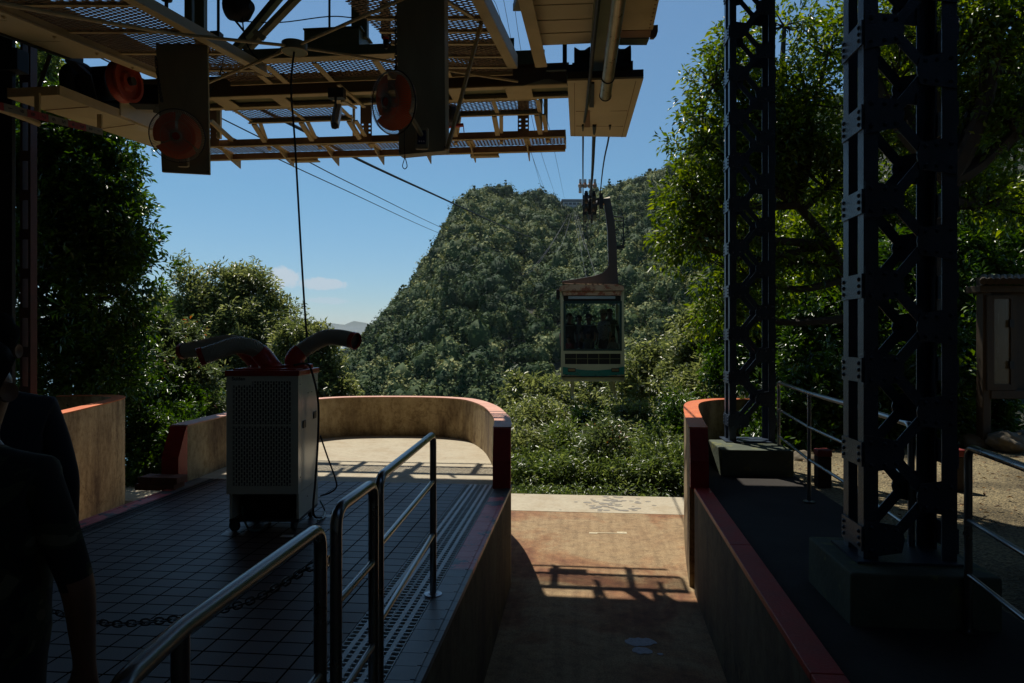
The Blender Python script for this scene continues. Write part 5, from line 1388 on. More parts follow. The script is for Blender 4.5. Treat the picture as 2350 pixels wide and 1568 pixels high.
# ================================================================= lattice columns on plinths
def rivets(b, pts, ax, r=.012):
    for p in pts: b.lathe(p, ax, [(0, r), (r*.5, r*.85), (r*.85, r*.3)], 7)
def lattice(x, y, wx, wy, zb, lab, plab, pb, leg=.075, pitch=.45, ph=0.0):
    t = thing('lattice_column', lab, 'column', (x, y, zb), 'riveted lattice columns')
    top = 7.24
    for (cx, sx) in ((x, 1), (x+wx, -1)):
        for (cy, sy) in ((y, 1), (y+wy, -1)):
            b = B(); th = .009
            b.box((min(cx, cx+sx*leg), min(cy, cy+sy*th), zb), (max(cx, cx+sx*leg), max(cy, cy+sy*th), top))
            b.box((min(cx, cx+sx*th), min(cy+sy*th, cy+sy*leg), zb), (max(cx, cx+sx*th), max(cy+sy*th, cy+sy*leg), top))
            b.build('leg', 'tower', t)
    # front and back faces: gussets alternate sides, zigzag bars between
    for (fy, off, dr) in ((y, -.010, -1), (y+wy, .001, 1)):
        z = zb+.12+ph; k = 0; prev = None; b = B(); g = B(); r = B()
        while z < top-.1:
            lft = k % 2 == 0
            gw = .19*wx/.47; gh = .2
            if lft: pl = [(x+.004, z-gh/2), (x+gw, z-gh/2+.03), (x+gw+.015, z), (x+gw, z+gh/2-.03), (x+.004, z+gh/2)]
            else: pl = [(x+wx-.004, z-gh/2), (x+wx-gw, z-gh/2+.03), (x+wx-gw-.015, z), (x+wx-gw, z+gh/2-.03), (x+wx-.004, z+gh/2)]
            g.prism([Vector((a, fy+off, c)) for a, c in pl], (0, .009, 0))
            if dr < 0:
                xs = (x+.035, x+gw*.55, x+gw*.85) if lft else (x+wx-.035, x+wx-gw*.55, x+wx-gw*.85)
                rivets(r, [Vector((xs[0], fy-.011, z-.06)), Vector((xs[0], fy-.011, z+.06)), Vector((xs[1], fy-.011, z-.055)), Vector((xs[1], fy-.011, z+.055)), Vector((xs[2], fy-.011, z-.05)), Vector((xs[2], fy-.011, z+.05))], (0,-1,0))
            cx = x+gw*.75 if lft else x+wx-gw*.75
            cur = Vector((cx, fy+off+(.0135 if dr < 0 else -.0045), z))
            if prev is not None: b.bar(prev, cur, .055, .008, up=(0,1,0)); 
            prev = cur; z += pitch/2; k += 1
        g.build('gusset', 'tower', t); b.build('lacing_bar', 'tower', t)
        if dr < 0: r.build('rivet', 'tower', t)
    for (fx, off, dr) in ((x, -.010, -1), (x+wx, .001, 1)):
        g = B(); r = B(); z = zb+.05+ph
        while z < top-.1:
            g.box((fx+off, y+.002, z), (fx+off+.009, y+wy-.002, z+.13))
            if dr < 0: rivets(r, [Vector((fx-.011, yy, zz2)) for yy in (y+.035, y+wy-.035) for zz2 in (z+.03, z+.065, z+.1)], (-1,0,0))
            z += pitch
        g.build('batten_plate', 'tower', t)
        if dr < 0: r.build('rivet', 'tower', t)
    b = B().box((x-.05, y-.05, zb), (x+wx+.05, y+wy+.05, zb+.012)); b.build('base_plate', 'tower', t)
    p = B(); 
    x0, x1, y0, y1, h = pb
    o = p.box((x0, y0, -.02), (x1, y1, h)).build('concrete_plinth', 'plinth', bevel=.012); tag(o, plab, 'plinth', 'concrete plinths of the lattice columns')
lattice(1.50, 3.80, .47, .28, .262, 'thick near riveted lattice column on its plinth right of the red kerb', 'near plinth of painted concrete under the thick lattice column', (1.36, 2.08, 3.60, 4.25, .26))
lattice(1.68, 7.92, .50, .28, .272, 'slim farther riveted lattice column near the end of the right parapet', 'far mossy plinth under the slim lattice column', (1.48, 2.22, 7.38, 8.1, .27), ph=.12, pitch=.49)

# ================================================================= stainless handrails
def arcpts(p_before, corner, p_after, r, k=6):
    a = (p_before-corner).normalized(); c = (p_after-corner).normalized()
    return [corner+a*r*(1-i/k)**2 + c*r*(i/k)**2 for i in range(k+1)]
def rail(posts, top, lab, cat='handrail', rt=.0185, rp=.0185, mids=(), ends=(True, True), grp='stainless handrails', flange=(), ext=None):
    """posts: (x,y) points in order; top height; the top tube bends down into the end posts"""
    t = thing('handrail', lab, cat, (posts[0][0], posts[0][1], 0), grp)
    p = [Vector((a, c, 0)) for a, c in posts]
    T = lambda q: Vector((q.x, q.y, top))
    path = []
    if ends[0]: path += arcpts(p[0]+Z*.0+Z*(top-.4), T(p[0]), T(p[1]), .065)
    else: path += [T(p[0])]
    path += [T(q) for q in p[1:-1]]
    if ends[1]: path += arcpts(T(p[-2]), T(p[-1]), p[-1]+Z*(top-.4), .065)
    else: path += [T(p[-1])]
    B().tube(path, rt, 20).build('top_rail', 'steel', t, smooth=True)
    for i, q in enumerate(p):
        e = (i == 0 and ends[0]) or (i == len(p)-1 and ends[1])
        hh = top-.064 if e else top-.005
        if (i == 0 and not ends[0]) or (i == len(p)-1 and not ends[1]): continue
        o = B().tube([q, q+Z*hh], rp if e else rp*.9, 18).build('post', 'steel', t, smooth=True)
        B().lathe(q+Z*.001, (0,0,1), [(0,.05),(.006,.05),(.009,.03),(.012,.022)], 24).build('base_flange', 'steel', t)
    for z in mids:
        B().tube([Vector((q.x, q.y, z)) for q in p], rt*.68, 14).build('mid_rail', 'steel', t, smooth=True)
    return t
def xy(u, v, z=None, d=None):
    q = PZ(u, v, z) if z is not None else P(u, v, d); return (q.x, q.y)
rail([xy(870,0,d=2.66), xy(994,0,d=3.85)], .905, 'farthest of the three stainless handrail pieces along the track pit', mids=(.64,.34))
rail([xy(771,0,d=2.08), xy(857,0,d=2.47)], .925, 'short middle stainless handrail piece along the track pit', mids=(.64,.34))
rail([xy(250,0,d=1.02), xy(414,0,d=1.25), xy(735,0,d=1.93)], .915, 'nearest stainless handrail piece, running out of the bottom edge', mids=(.5,))
rail([xy(1787,0,d=7.5), xy(1857,0,d=6.03), xy(1960,0,d=4.9), xy(2091,0,d=3.86)], .96, 'long stainless handrail behind the lattice columns on the right', mids=(.66,.37), grp='stainless handrails')
rail([xy(2222,0,d=3.37), xy(2420,0,d=2.62), (2.02,1.4)], .91, 'stainless handrail piece at the right edge nearest the camera', mids=(.55,.28))
# chain from the handrail to the left
g = thing('barrier_chain', 'sagging dark chain hanging from the nearest handrail across the tiles', 'chain', tuple(P(600, 1380, 1.95)))
b = B(); A_, B_ = P(748,1287,2.0), P(200,1436,2.4)
path = spline([A_, P(700,1308,2.02), P(640,1345,2.08), P(560,1385,2.15), P(440,1415,2.25), P(330,1428,2.32), P(240,1430,2.37), P(100,1395,2.5), P(-100,1300,2.6)], 10)
chain(b, path, .042, .003, .0105); b.build('links', 'darkgrey', g)
b = B(); b.torus(A_+Rr*.006, Rr, .014, .003, 16, 5); b.build('hook_ring', 'steel', g)

# ================================================================= spot air cooler
CX0, CX1, CY0, CY1 = -2.125, -1.59, 5.08, 5.60
cb = W((CX0+CX1)/2, (CY0+CY1)/2, 0)
g = thing('air_cooler', 'tall portable air cooler with three ribbed ducts and red top on the tiles', 'air cooler', tuple(cb))
def cbx(b, x0, y0, z0, x1, y1, z1): 
    lo = [W(x0,y0,z0), W(x1,y0,z0), W(x1,y1,z0), W(x0,y1,z0)]; b.hexa(lo, [q+Z*(z1-z0) for q in lo]); return b
zb_, zt_ = .095, 1.19
b = B(); cbx(b, CX0+.012, CY0+.07, .285, CX1, CY1, 1.165); b.build('casing', 'coolercase', g, bevel=.008)
b = B(); cbx(b, CX0, CY0+.01, .285, CX1, CY0+.012+.008, 1.165)
# front face: frame around the perforated area
fb = B(); y0, y1 = CY0, CY0+.02
cbx(fb, CX0, y0, .285, CX0+.045, y1, 1.165); cbx(fb, CX1-.052, y0, .285, CX1, y1, 1.165); cbx(fb, CX0+.045, y0, 1.125, CX1-.052, y1, 1.165); cbx(fb, CX0+.045, y0, .285, CX1-.052, y1, .345)
cbx(fb, CX0+.045, y0, .79, CX1-.052, y1, .805); cbx(fb, CX0+.045, y0, 1.095, CX0+.19, y1, 1.125)
cbx(fb, CX0, y1, .285, CX0+.012, CY0+.07, 1.165); cbx(fb, CX1-.012, y1, .285, CX1, CY0+.07, 1.165)
fb.build('front_frame', 'coolercase', g)
# perforated panel: staggered upright slots, web built from bars
pb = B(); px0, px1 = CX0+.045, CX1-.052; cols = 22; cw = (px1-px0)/cols
def slotpanel(z0, z1, skip=None):
    rowh = .0385
    for c in range(cols):
        xa = px0+c*cw
        ztop = z1
        cbx(pb, xa+cw*.68, y0+.003, z0, xa+cw*1.0, y0+.014, ztop)
        z = z0 + (rowh/2 if c % 2 else 0) - rowh
        while z < ztop:
            za, zc2 = max(z+rowh*.76, z0), min(z+rowh, ztop)
            if zc2 > za: cbx(pb, xa, y0+.0035, za, xa+cw*.68, y0+.0135, zc2)
            z += rowh
slotpanel(.345, .79); slotpanel(.805, 1.125)
pb.build('perforated_panel', 'coolercase', g, recalc=False)
b = B(); cbx(b, px0-.01, CY0+.045, .3, px1+.01, CY0+.06, 1.15); b.build('filter', 'black', g)
# lower bay, open at the front
b = B(); cbx(b, CX0+.015, CY0+.02, zb_, CX0+.035, CY1-.01, .285); cbx(b, CX1-.02, CY0+.02, zb_, CX1-.002, CY1-.004, .2849); cbx(b, CX0+.035, CY1-.03, zb_, CX1-.02, CY1-.01, .285); b.build('lower_bay', 'coolercase', g)
b = B(); cbx(b, CX0+.015, CY0+.015, zb_-.02, CX1-.002, CY1-.005, zb_-.001); b.build('base_tray', 'darkgrey', g)
b = B(); cbx(b, CX0+.06, CY0+.12, zb_, CX1-.1, CY1-.06, .25); b.build('drain_tank', 'black', g, bevel=.02)
b = B(); cbx(b, CX0-.01, CY0-.012, 1.165, CX1+.01, CY1+.01, 1.205); cbx(b, CX0+.03, CY0+.04, 1.205, CX1-.03, CY1-.03, 1.217); b.build('top_cover', 'redplastic', g, bevel=.01)
# side handles, vents and screws
b = B()
for (y, z) in ((5.18,.79),(5.46,.83)):
    cbx(b, CX1+.0005, y, z-.03, CX1+.008, y+.07, z+.03)
b.build('side_handle', 'darkgrey', g, bevel=.004)
b = B()
for (y, z) in ((5.12,1.1),(5.55,1.1),(5.32,1.02),(5.42,1.02),(5.13,.4),(5.5,.34),(5.3,.22)): B().lathe(W(CX1, y, z), Rr, [(0,.005),(.003,.004)], 8).build('screw', 'darkgrey', g)
cu = bpy.data.curves.new('maker_name', 'FONT'); cu.body = 'Suiden'; cu.size = .036; cu.extrude = .0006; cu.offset = .0008
o = font_obj('maker_name', cu); o.parent = g
o.matrix_local = Matrix.Translation(W(CX0+.04, CY0-.0012, 1.137-.033) - wloc(g) + Z*.028) @ Matrix.Rotation(TH, 4, 'Z') @ Matrix.Rotation(math.pi/2, 4, 'X')
o.scale = (1.05, 1, 1)
# casters
for (x, y) in ((CX0+.05, CY0+.03), (CX1-.05, CY0+.06), (CX1-.04, CY1-.07), (CX0+.06, CY1-.07)):
    c = W(x, y, .045); cs = bpy.data.objects.new('caster', None); COL.objects.link(cs); cs.parent = g; cs.location = c - wloc(g)
    axc = Rr if x > -1.9 else (Rr*.3+Ff).normalized()
    B().lathe(c-axc*.014, axc, [(0,.02),(0,.04),(.006,.045),(.022,.045),(.028,.04),(.028,.02)], 20).build('tyre', 'rubber', cs, smooth=True)
    B().bar(c+Z*.03, c+Z*.052, .05, .04).build('fork', 'darkgrey', cs)
# ducts
def duct(path, lab, r=.062, end='x'):
    t = bpy.data.objects.new('duct', None); COL.objects.link(t); t.parent = g; t.location = Vector(path[0]) - wloc(g)
    t['label'] = lab
    pts = spline(path, 10); n = len(pts)
    a, c = int(n*.3), int(n*.93)
    B().lathe(Vector(path[0]), (0,0,1), [(-.005,.095),(.02,.095),(.03,.078),(.04,.07)], 28).build('flange', 'redplastic', t, smooth=True)
    B().tube(pts[:a+1], [r*(1.25-.12*i/a) for i in range(a+1)], 24).build('elbow', 'redplastic', t, smooth=True)
    body = []; rr_ = []
    seglen = sum((pts[i+1]-pts[i]).length for i in range(a, c)); nr = int(seglen/.0105)
    acc = [0]
    for i in range(a, c): acc.append(acc[-1]+(pts[i+1]-pts[i]).length)
    for k in range(nr*2+1):
        x = seglen*k/(nr*2)
        for i in range(len(acc)-1):
            if x <= acc[i+1]+1e-9: body.append(pts[a+i].lerp(pts[a+i+1], (x-acc[i])/max(1e-9, acc[i+1]-acc[i]))); break
        rr_.append(r*(1.04 if k % 2 else .965))
    B().tube(body, rr_, 24).build('ribbed_hose', 'duct', t)
    e = pts[c:]; d = (pts[-1]-pts[-3]).normalized()
    ring = B(); 
    ring.tube(e, r*1.08, 24, caps=False); ring.tube([e[-1], e[-1]-d*.03], r*.98, 24, caps=False)
    ring.torus(e[-1], d, r*1.04, .004, 24, 6)
    ring.build('outlet_ring', 'redplastic', t, smooth=True)
    B().lathe(e[-1]-d*.02, d, [(0,.01),(0,r*.98),(.001,r*.98)], 24).build('outlet_dark', 'black', t)
duct([W(-1.98,5.42,1.215), P(560,800,5.46), P(535,787,5.5), P(500,790,5.55), P(455,800,5.6), P(418,806,5.66)], 'rear left pointing duct')
duct([W(-1.845,5.24,1.215), P(604,818,5.24), P(580,798,5.2), P(540,793,5.12), P(500,806,5.05), P(457,820,5.0)], 'front left pointing duct')
duct([W(-1.70,5.36,1.215), P(678,820,5.36), P(705,797,5.4), P(745,776,5.4), P(780,775,5.38), P(817,783,5.32)], 'right pointing duct')
b = B(); b.lathe(W(-1.66,5.52,1.205), (0,0,1), [(0,.05),(.03,.05),(.035,.03)], 20); b.build('top_knob', 'redplastic', g)
# power lead and drain hoses
b = B().tube(spline([W(-1.66,5.2,1.24), W(-1.59,5.3,1.245), W(-1.565,5.35,1.17), P(730,920,5.42), P(730,1000,5.4), P(724,1100,5.35), P(719,1160,5.3), P(722,1185,5.3), P(738,1188,5.4)], 8), .0085, 8)
b.build('power_lead', 'black', g, smooth=True)
b = B().tube(spline([P(735,1000,5.65), P(752,1050,5.7), P(770,1100,5.75), P(771,1120,5.8), P(755,1132,5.85), P(736,1138,5.8)], 7), .007, 8); b.build('rear_lead', 'black', g, smooth=True)
def fl(u, v, z=.01): return PZ(u, v, z)
b = B().tube(spline([P(556,1160,5.2), P(558,1185,5.2), fl(570,1212), fl(590,1218), fl(612,1206), fl(622,1196)], 7), .008, 8); b.build('drain_hose', 'hose', g, smooth=True)
b = B().tube(spline([P(735,1150,5.5), fl(745,1172), fl(743,1188), fl(728,1196)], 7), .007, 8); b.build('drain_hose', 'hose', g, smooth=True)
M['tape'] = mat('white tape', (.6,.62,.6), (.4,.42,.4), rough=.5, scale=20)
for i, (a, lab) in enumerate((([(507,1228),(530,1231),(538,1220),(519,1219)], 'white tape patch on the tiles by the left front caster'), ([(642,1233),(672,1233),(675,1228),(648,1228)], 'worn tape patch on the tiles by the right front caster'), ([(738,1187),(776,1190),(777,1182),(745,1181)], 'white tape patch on the tiles behind the cooler'))):
    b = B().prism([PZ(u, v, .0012) for u, v in a], (0,0,.0012)); tag(b.build('tape_patch', 'tape'), lab, 'tape', 'tape patches on the tiles')

# ================================================================= cable car
DC = 17.0
def C(u, v, dd=0.0):          # a point on the cabin's front plane (pushed back by dd metres along the track)
    return P(u, v, DC) + Vector((0, 1, 0))*dd + Vector((1,0,0))*0
KC = DC/FP
g = thing('cable_car', 'cream and teal cable car cabin full of people hanging on its curved hanger', 'cable car', tuple(C(1360, 875, 1.2)))
LEN = 2.6
Xa = Vector((1,0,0)); Ya = Vector((0,1,0))
def cq(u0, v0, u1, v1, dd): return [C(u0,v1,dd), C(u1,v1,dd), C(u1,v0,dd), C(u0,v0,dd)]
def cslab(b, u0, v0, u1, v1, dd, th): b.slab(cq(u0,v0,u1,v1,dd), Ya*th)
# shell: corner pillars, sides, floor, roof (glazed all round)
b = B()
b.slab([C(1288,872), C(1297,872), C(1294,690), C(1286,660)], Ya*.1); b.slab([C(1424,872), C(1434,872), C(1431,660), C(1425,690)], Ya*.1)
cslab(b, 1294, 805, 1426, 812, -.002, .1); cslab(b, 1294, 836, 1428, 850, 0, .08); cslab(b, 1292, 862, 1432, 876, .0, .1)
b.slab([C(1288,872,LEN), C(1297,872,LEN), C(1294,690,LEN), C(1286,660,LEN)], -Ya*.1); b.slab([C(1424,872,LEN), C(1434,872,LEN), C(1431,660,LEN), C(1425,690,LEN)], -Ya*.1)
cslab(b, 1294, 815, 1426, 872, LEN-.1, .1)
for u0, u1 in ((1287,1290),(1430,1433)):
    b.slab([C(u0,872,.1), C(u1,872,.1), C(u1,812,.1), C(u0,812,.1)], Ya*(LEN-.2)); b.slab([C(u0,690,.1), C(u1,690,.1), C(u1,664,.1), C(u0,664,.1)], Ya*(LEN-.2))
    for f in (.33,.66): b.slab([C(u0,812,LEN*f), C(u1,812,LEN*f), C(u1,690,LEN*f), C(u0,690,LEN*f)], Ya*.06)
b.slab([C(1290,869,.1), C(1430,869,.1), C(1430,866,.1), C(1290,866,.1)], Ya*(LEN-.2))
b.build('body', 'cabin', g)
b = B(); prof = [(1284,668),(1284,660),(1289,656),(1300,654),(1418,653.5),(1428,656),(1432,660),(1432,667)]
b.prism([C(u,v,-.04) for u,v in prof], Ya*(LEN+.08)); b.build('roof', 'rusty', g, smooth=False)
b = B(); cslab(b, 1292, 669, 1425, 678, -.012, .05); b.build('header_panel', 'rusty', g)
b = B(); cslab(b, 1293, 678.5, 1425, 691, .03, .03); b.build('vent_slot', 'black', g)
M['diffuse_lens'] = mat('pale ventilator flap', (.4,.47,.5), rough=.25, scale=1)
b = B(); cslab(b, 1304, 680, 1412, 686, -.0, .02); b.build('ventilator_flap', 'diffuse_lens', g)
M['tealdark'] = mat('dark teal window frame', (.015,.06,.06), rough=.35)
b = B()
cslab(b, 1293, 691, 1427, 697, -.006, .06); cslab(b, 1293, 801, 1427, 805.5, -.006, .06); cslab(b, 1293, 697, 1298, 801, -.006, .06); cslab(b, 1422, 697, 1427, 801, -.006, .06)
wf = b.build('window', 'tealdark', g)
m, nt, bb = _nodes('tinted cabin glass')
gl = N(nt, 'ShaderNodeBsdfGlossy', Roughness=.02); trn = N(nt, 'ShaderNodeBsdfTransparent'); trn.inputs[0].default_value = (.82,.88,.88,1); mx = N(nt, 'ShaderNodeMixShader')
fr = N(nt, 'ShaderNodeFresnel', IOR=1.45); L(nt, fr.outputs[0], mx.inputs[0]); L(nt, trn.outputs[0], mx.inputs[1]); L(nt, gl.outputs[0], mx.inputs[2]); L(nt, mx.outputs[0], nt.nodes['Material Output'].inputs[0]); M['glass'] = m
b = B(); cslab(b, 1298, 697, 1422, 801, .02, .006); b.build('pane', 'glass', wf)
b = B(); b.slab([C(1287.5,812,.1), C(1287.5,812,LEN-.1), C(1287.5,690,LEN-.1), C(1287.5,690,.1)], Xa*.006); b.slab([C(1432,812,.1), C(1432,812,LEN-.1), C(1432,690,LEN-.1), C(1432,690,.1)], Xa*.006); cslab(b, 1295, 692, 1425, 812, LEN-.05, .006); b.build('side_glass', 'glass', g)
b = B(); b.tube([C(1297,747.5,.1), C(1425,746,.1)], .012, 8); b.build('grab_rail', 'steel', g)
b = B(); cslab(b, 1296.5, 810.5, 1425.5, 837.5, .015, .05); b.build('grille_recess', 'black', g)
b = B()
for v in (823.5,): cslab(b, 1298, v-.7, 1425, v+.7, .0, .02)
for k in range(1, 5): u = 1297+k*25.7; cslab(b, u-.8, 811, u+.8, 837, .001, .019)
b.build('grille_bars', 'olive', g)
# teal wave band
b = B(); n = 24; top = []; bot = []
for i in range(n+1):
    f = i/n; u = 1291.5+f*141; wv = 3.2*math.cos((f-.5)*2*math.pi)
    top.append(C(u, 848+wv*.8 - (3.5 if f < .22 or f > .78 else 0)*(abs(f-.5)*2-.56)/.44, -.008)); bot.append(C(u, 864+wv*.9-1.5, -.008))
b.add(top+bot, [(i, i+1, n+2+i, n+1+i) for i in range(n)]); 
o = b.build('teal_band', 'teal', g, recalc=False); md = o.modifiers.new('th', 'SOLIDIFY'); md.thickness = .01
M['lampglass'] = mat('amber headlight glass', (.3,.2,.1), rough=.15)
for u0, u1 in ((1303,1321),(1403,1421)):
    h = B(); cslab(h, u0, 845, u1, 854, -.02, .03); hh = h.build('headlight', 'black', g)
    h = B(); cslab(h, u0+1.5, 846.5, u1-1.5, 852, -.026, .008); h.build('lens', 'lampglass', hh)
b = B(); cslab(b, 1289, 863.5, 1433, 866, -.03, .06); b.build('bumper_strip', 'black', g)
for sgn, (a0, a1) in ((1,((1311,876),(1314,914))), (-1,((1409,876),(1413,914)))):
    b = B(); b.bar(C(a0[0],a0[1],.3), C(a1[0],a1[1],.3), .07, .07); b.bar(C(a1[0],a1[1],-.1), C(a1[0],a1[1],.7), .05, .03); b.bar(C(a0[0],a0[1],LEN-.5), C(a1[0],a1[1],LEN-.5), .07, .07); b.build('landing_foot', 'cabin', g)
b = B(); cslab(b, 1276, 663, 1284, 686, .1, .3); b.build('side_box', 'black', g, bevel=.01)
# hanger arm
arm = [(1386.5,434),(1404,433.5),(1408.5,450),(1412,470),(1416,492),(1421,546),(1422,600),(1424,632),(1426,642),(1421,643.5),(1286.5,641.5),(1286.5,636.5),(1319,631.5),(1363,624),(1386,617),(1397,605),(1401,597),(1398.5,512),(1394,470),(1391,448)]
b = B().prism([C(u,v,LEN*.5-.16) for u,v in arm], Ya*.32); b.build('hanger_arm', 'arm', g, bevel=.012)
b = B()
for v in (478, 512, 540, 566, 592, 617): B().bar(C(1399 if v > 490 else 1396, v, LEN*.5-.165), C(1420 if v > 500 else 1413, v-.5, LEN*.5-.165), .05, .004, up=Ya).build('arm_rib', 'arm', g)
b = B(); b.tube([C(1384,441,LEN*.5), C(1406,435,LEN*.5)], .09, 14); b.build('pivot_pin', 'cream', g)
b = B()
for u in (1290, 1318, 1345, 1362, 1375, 1388, 1423): b.bar(C(u,641,LEN*.5), C(u+1,655,LEN*.5), .05, .05)
b.tube(spline([C(1308,655,LEN*.5), C(1325,645,LEN*.5), C(1345,655,LEN*.5)], 5), .015, 6)
b.build('suspension_link', 'darkgrey', g)
b = B(); b.tube([C(1404,474,LEN*.5), C(1438,478,LEN*.5), C(1438.5,548,LEN*.5)], .02, 8); b.tube([C(1416,487,LEN*.5), C(1438,487,LEN*.5)], .016, 8); b.bar(C(1420,553,LEN*.5), C(1440,551,LEN*.5), .1, .08); b.build('access_ladder', 'darkgrey', g)
# carriage: bogies on the track cable
cr = bpy.data.objects.new('carriage', None); COL.objects.link(cr); cr.parent = g; cr.location = C(1354,455,1.3)-wloc(g)
cr['label'] = 'cluster of black grips and rollers running on the cable'
b = B()
b.bar(C(1336,442,1.3), C(1371,442,1.3), .3, .14); b.bar(C(1338,428,1.3), C(1369,426,1.3), .2, .06); b.bar(C(1371,440,1.3), C(1389,438,1.3), .2, .16)
for u, va, vb in ((1342,440,482),(1354,440,476),(1366,440,486),(1382,425,462)): b.bar(C(u,va,1.0), C(u+.5,vb,1.0), .1, .12)
for dy in (-.4,.3,1.0,1.7,2.4): b.bar(C(1345,452,dy+.2), C(1345,470,dy+.2), .06, .25); b.bar(C(1362,452,dy+.2), C(1362,470,dy+.2), .06, .25)
b.bar(C(1345,452,-.5), C(1345,452,3.0), .07, .09); b.bar(C(1362,452,-.5), C(1362,452,3.0), .07, .09)
b.build('grip_frame', 'black', cr)
for (u, v, dd) in ((1345,462,-.35),(1362,462,-.35),(1345,470,.25),(1362,470,.25),(1348,452,.9),(1368,456,.9)):
    B().lathe(C(u,v,dd)-Xa*.05, Xa, [(0,.03),(0,.14),(.03,.12),(.07,.12),(.1,.14),(.1,.03)], 18).build('grip_wheel', 'darkgrey', cr)
b = B()
for u in (1343,1366): B().bar(C(u,484,.6), C(u,497,.6), .07, .07).build('rope_clamp', 'olive', cr)
for u in (1332,1343,1354,1366):
    r_ = B(); r_.slab(cq(u-3,402.5,u+3.2,410.5,.4), Ya*.12); rr0 = r_.build('wheel_guard', 'white', cr, bevel=.006)
    B().lathe(C(u,418,.45), (0,0,1), [(-.05,.02),(-.03,.055),(.03,.06),(.06,.035),(.09,.03)], 16).build('insulator', 'rusty', cr, smooth=True)
b = B(); b.slab(cq(1328,424,1335,433,.35), Ya*.2); b.build('terminal_box', 'white', cr)
# ================================================================= people
def human(name, label, foot, height, yaw, shirt, trousers, skin, haircol, pose=None, hat=None, lod=2, group=None, cat='person'):
    """one skinned body; pose keys: arm_l/arm_r lists of joints (elbow, wrist) in body space with x=right, y=ahead, z=up for a 1.7 m figure"""
    pose = pose or {}
    s = height/1.7
    th = thing(name, label, cat, tuple(foot), group)
    cy, sy = math.cos(yaw), math.sin(yaw)
    fp = Vector(foot)
    def Bp(p):
        x, y, z = p; return Vector((x*cy-y*sy, x*sy+y*cy, z))*s
    J = {}; E = []; Rd = {}
    def j(k, p, r, par=None):
        J[k] = Vector(p); Rd[k] = r
        if par is not None: E.append((par, k))
    lean = pose.get('lean', 0)
    j('pel', (0,0,.93), .135); j('bel', (0,.01+lean*.3,1.06), .125, 'pel'); j('che', (0,.01+lean*.8,1.24), .145, 'bel'); j('upc', (0,-.0+lean,1.37), .115, 'che')
    j('nk', (0,.0+lean*1.1,1.45), .052, 'upc'); j('hd0', (0,.025+lean*1.2,1.53), .062, 'nk'); j('hd1', (0,.03+lean*1.2,1.61), .088, 'hd0'); j('hd2', (0,.015+lean*1.2,1.66), .078, 'hd1')
    for sd, sg in (('r', 1), ('l', -1)):
        A = pose.get('arm_'+sd, [(sg*.245,-.02,1.12), (sg*.25,.04,.86)])
        j('sh'+sd, (sg*.165,lean,1.385), .062, 'upc'); j('el'+sd, A[0], .042, 'sh'+sd); j('wr'+sd, A[1], .027, 'el'+sd)
        w_ = Vector(A[1]); dr = (w_-Vector(A[0])).normalized()
        hc = pose.get('hand_'+sd, tuple(w_+dr*.05)); j('pa'+sd, hc, .03, 'wr'+sd)
        hv = (Vector(hc)-w_).normalized(); side = hv.cross(Vector((0,1,.01))).normalized() if abs(hv.y) < .9 else Vector((1,0,0)); curl = pose.get('curl', .5)
        cd = Vector((0, 1, 0)) if abs(hv.y) < .9 else Vector((0,0,-1))
        if lod >= 2:
            for q, (o_, ln) in enumerate(((-.027,.062),(-.009,.072),(.009,.068),(.027,.052))):
                a = Vector(hc)+hv*.03+side*o_; j(f'f{q}{sd}', a, .0105, 'pa'+sd)
                m1 = a+(hv+cd*curl*.5).normalized()*ln*.55; j(f'g{q}{sd}', m1, .0092, f'f{q}{sd}')
                m2 = m1+(hv*.5+cd*curl).normalized()*ln*.5; j(f'h{q}{sd}', m2, .0075, f'g{q}{sd}')
            tb = Vector(hc)-hv*.005-side*.03*1.0; j('t0'+sd, tb, .0125, 'pa'+sd); j('t1'+sd, tb-side*.022+hv*.035+cd*.01, .0095, 't0'+sd)
        L_ = pose.get('leg_'+sd, [(sg*.095,.02,.5), (sg*.1,-.01,.09)])
        j('hip'+sd, (sg*.09,0,.87), .1, 'pel'); j('kn'+sd, L_[0], .062, 'hip'+sd); j('an'+sd, L_[1], .042, 'kn'+sd); j('to'+sd, (L_[1][0]+sg*.02, L_[1][1]+.15, .035), .038, 'an'+sd)
    keys = list(J); idx = {k: i for i, k in enumerate(keys)}
    me = bpy.data.meshes.new('body_cage'); me.from_pydata([tuple(Bp(J[k])) for k in keys], [(idx[a], idx[c]) for a, c in E], [])
    o = bpy.data.objects.new('body', me); COL.objects.link(o)
    o.modifiers.new('skin', 'SKIN'); 
    if not me.skin_vertices: 
        bm = bmesh.new(); bm.from_mesh(me); bm.verts.layers.skin.verify(); bm.to_mesh(me); bm.free()
    sv = me.skin_vertices[0].data
    for k in keys:
        r = Rd[k]*s; fl_ = 1.0
        rx, ry = r, r
        if k in ('pel','bel','che','upc'): rx, ry = r*1.18*pose.get('stout', 1), r*.82*pose.get('stout', 1)
        sv[idx[k]].radius = (rx, ry); sv[idx[k]].use_root = (k == 'pel')
    sb = o.modifiers.new('sub', 'SUBSURF'); sb.levels = lod; sb.render_levels = lod
    dg = bpy.context.evaluated_depsgraph_get(); dg.update()
    m2 = bpy.data.meshes.new_from_object(o.evaluated_get(dg)); bpy.data.objects.remove(o); bpy.data.meshes.remove(me)
    m2.name = 'body'
    # face: push a nose, brow and chin out of the head
    for v in m2.vertices:
        p = v.co/s; x = p.x*cy+p.y*sy; y = -p.x*sy+p.y*cy; z = p.z
        if z > 1.5:
            hy = y-.03-lean*1.2
            if hy > .05:
                b_ = .022*math.exp(-((x/.016)**2)-(((z-1.585)/.022)**2)) + .008*math.exp(-((x/.04)**2)-(((z-1.525)/.015)**2)) - .008*(math.exp(-(((abs(x)-.032)/.014)**2)-(((z-1.612)/.013)**2)))
                v.co += Vector((-sy, cy, 0))*b_*s
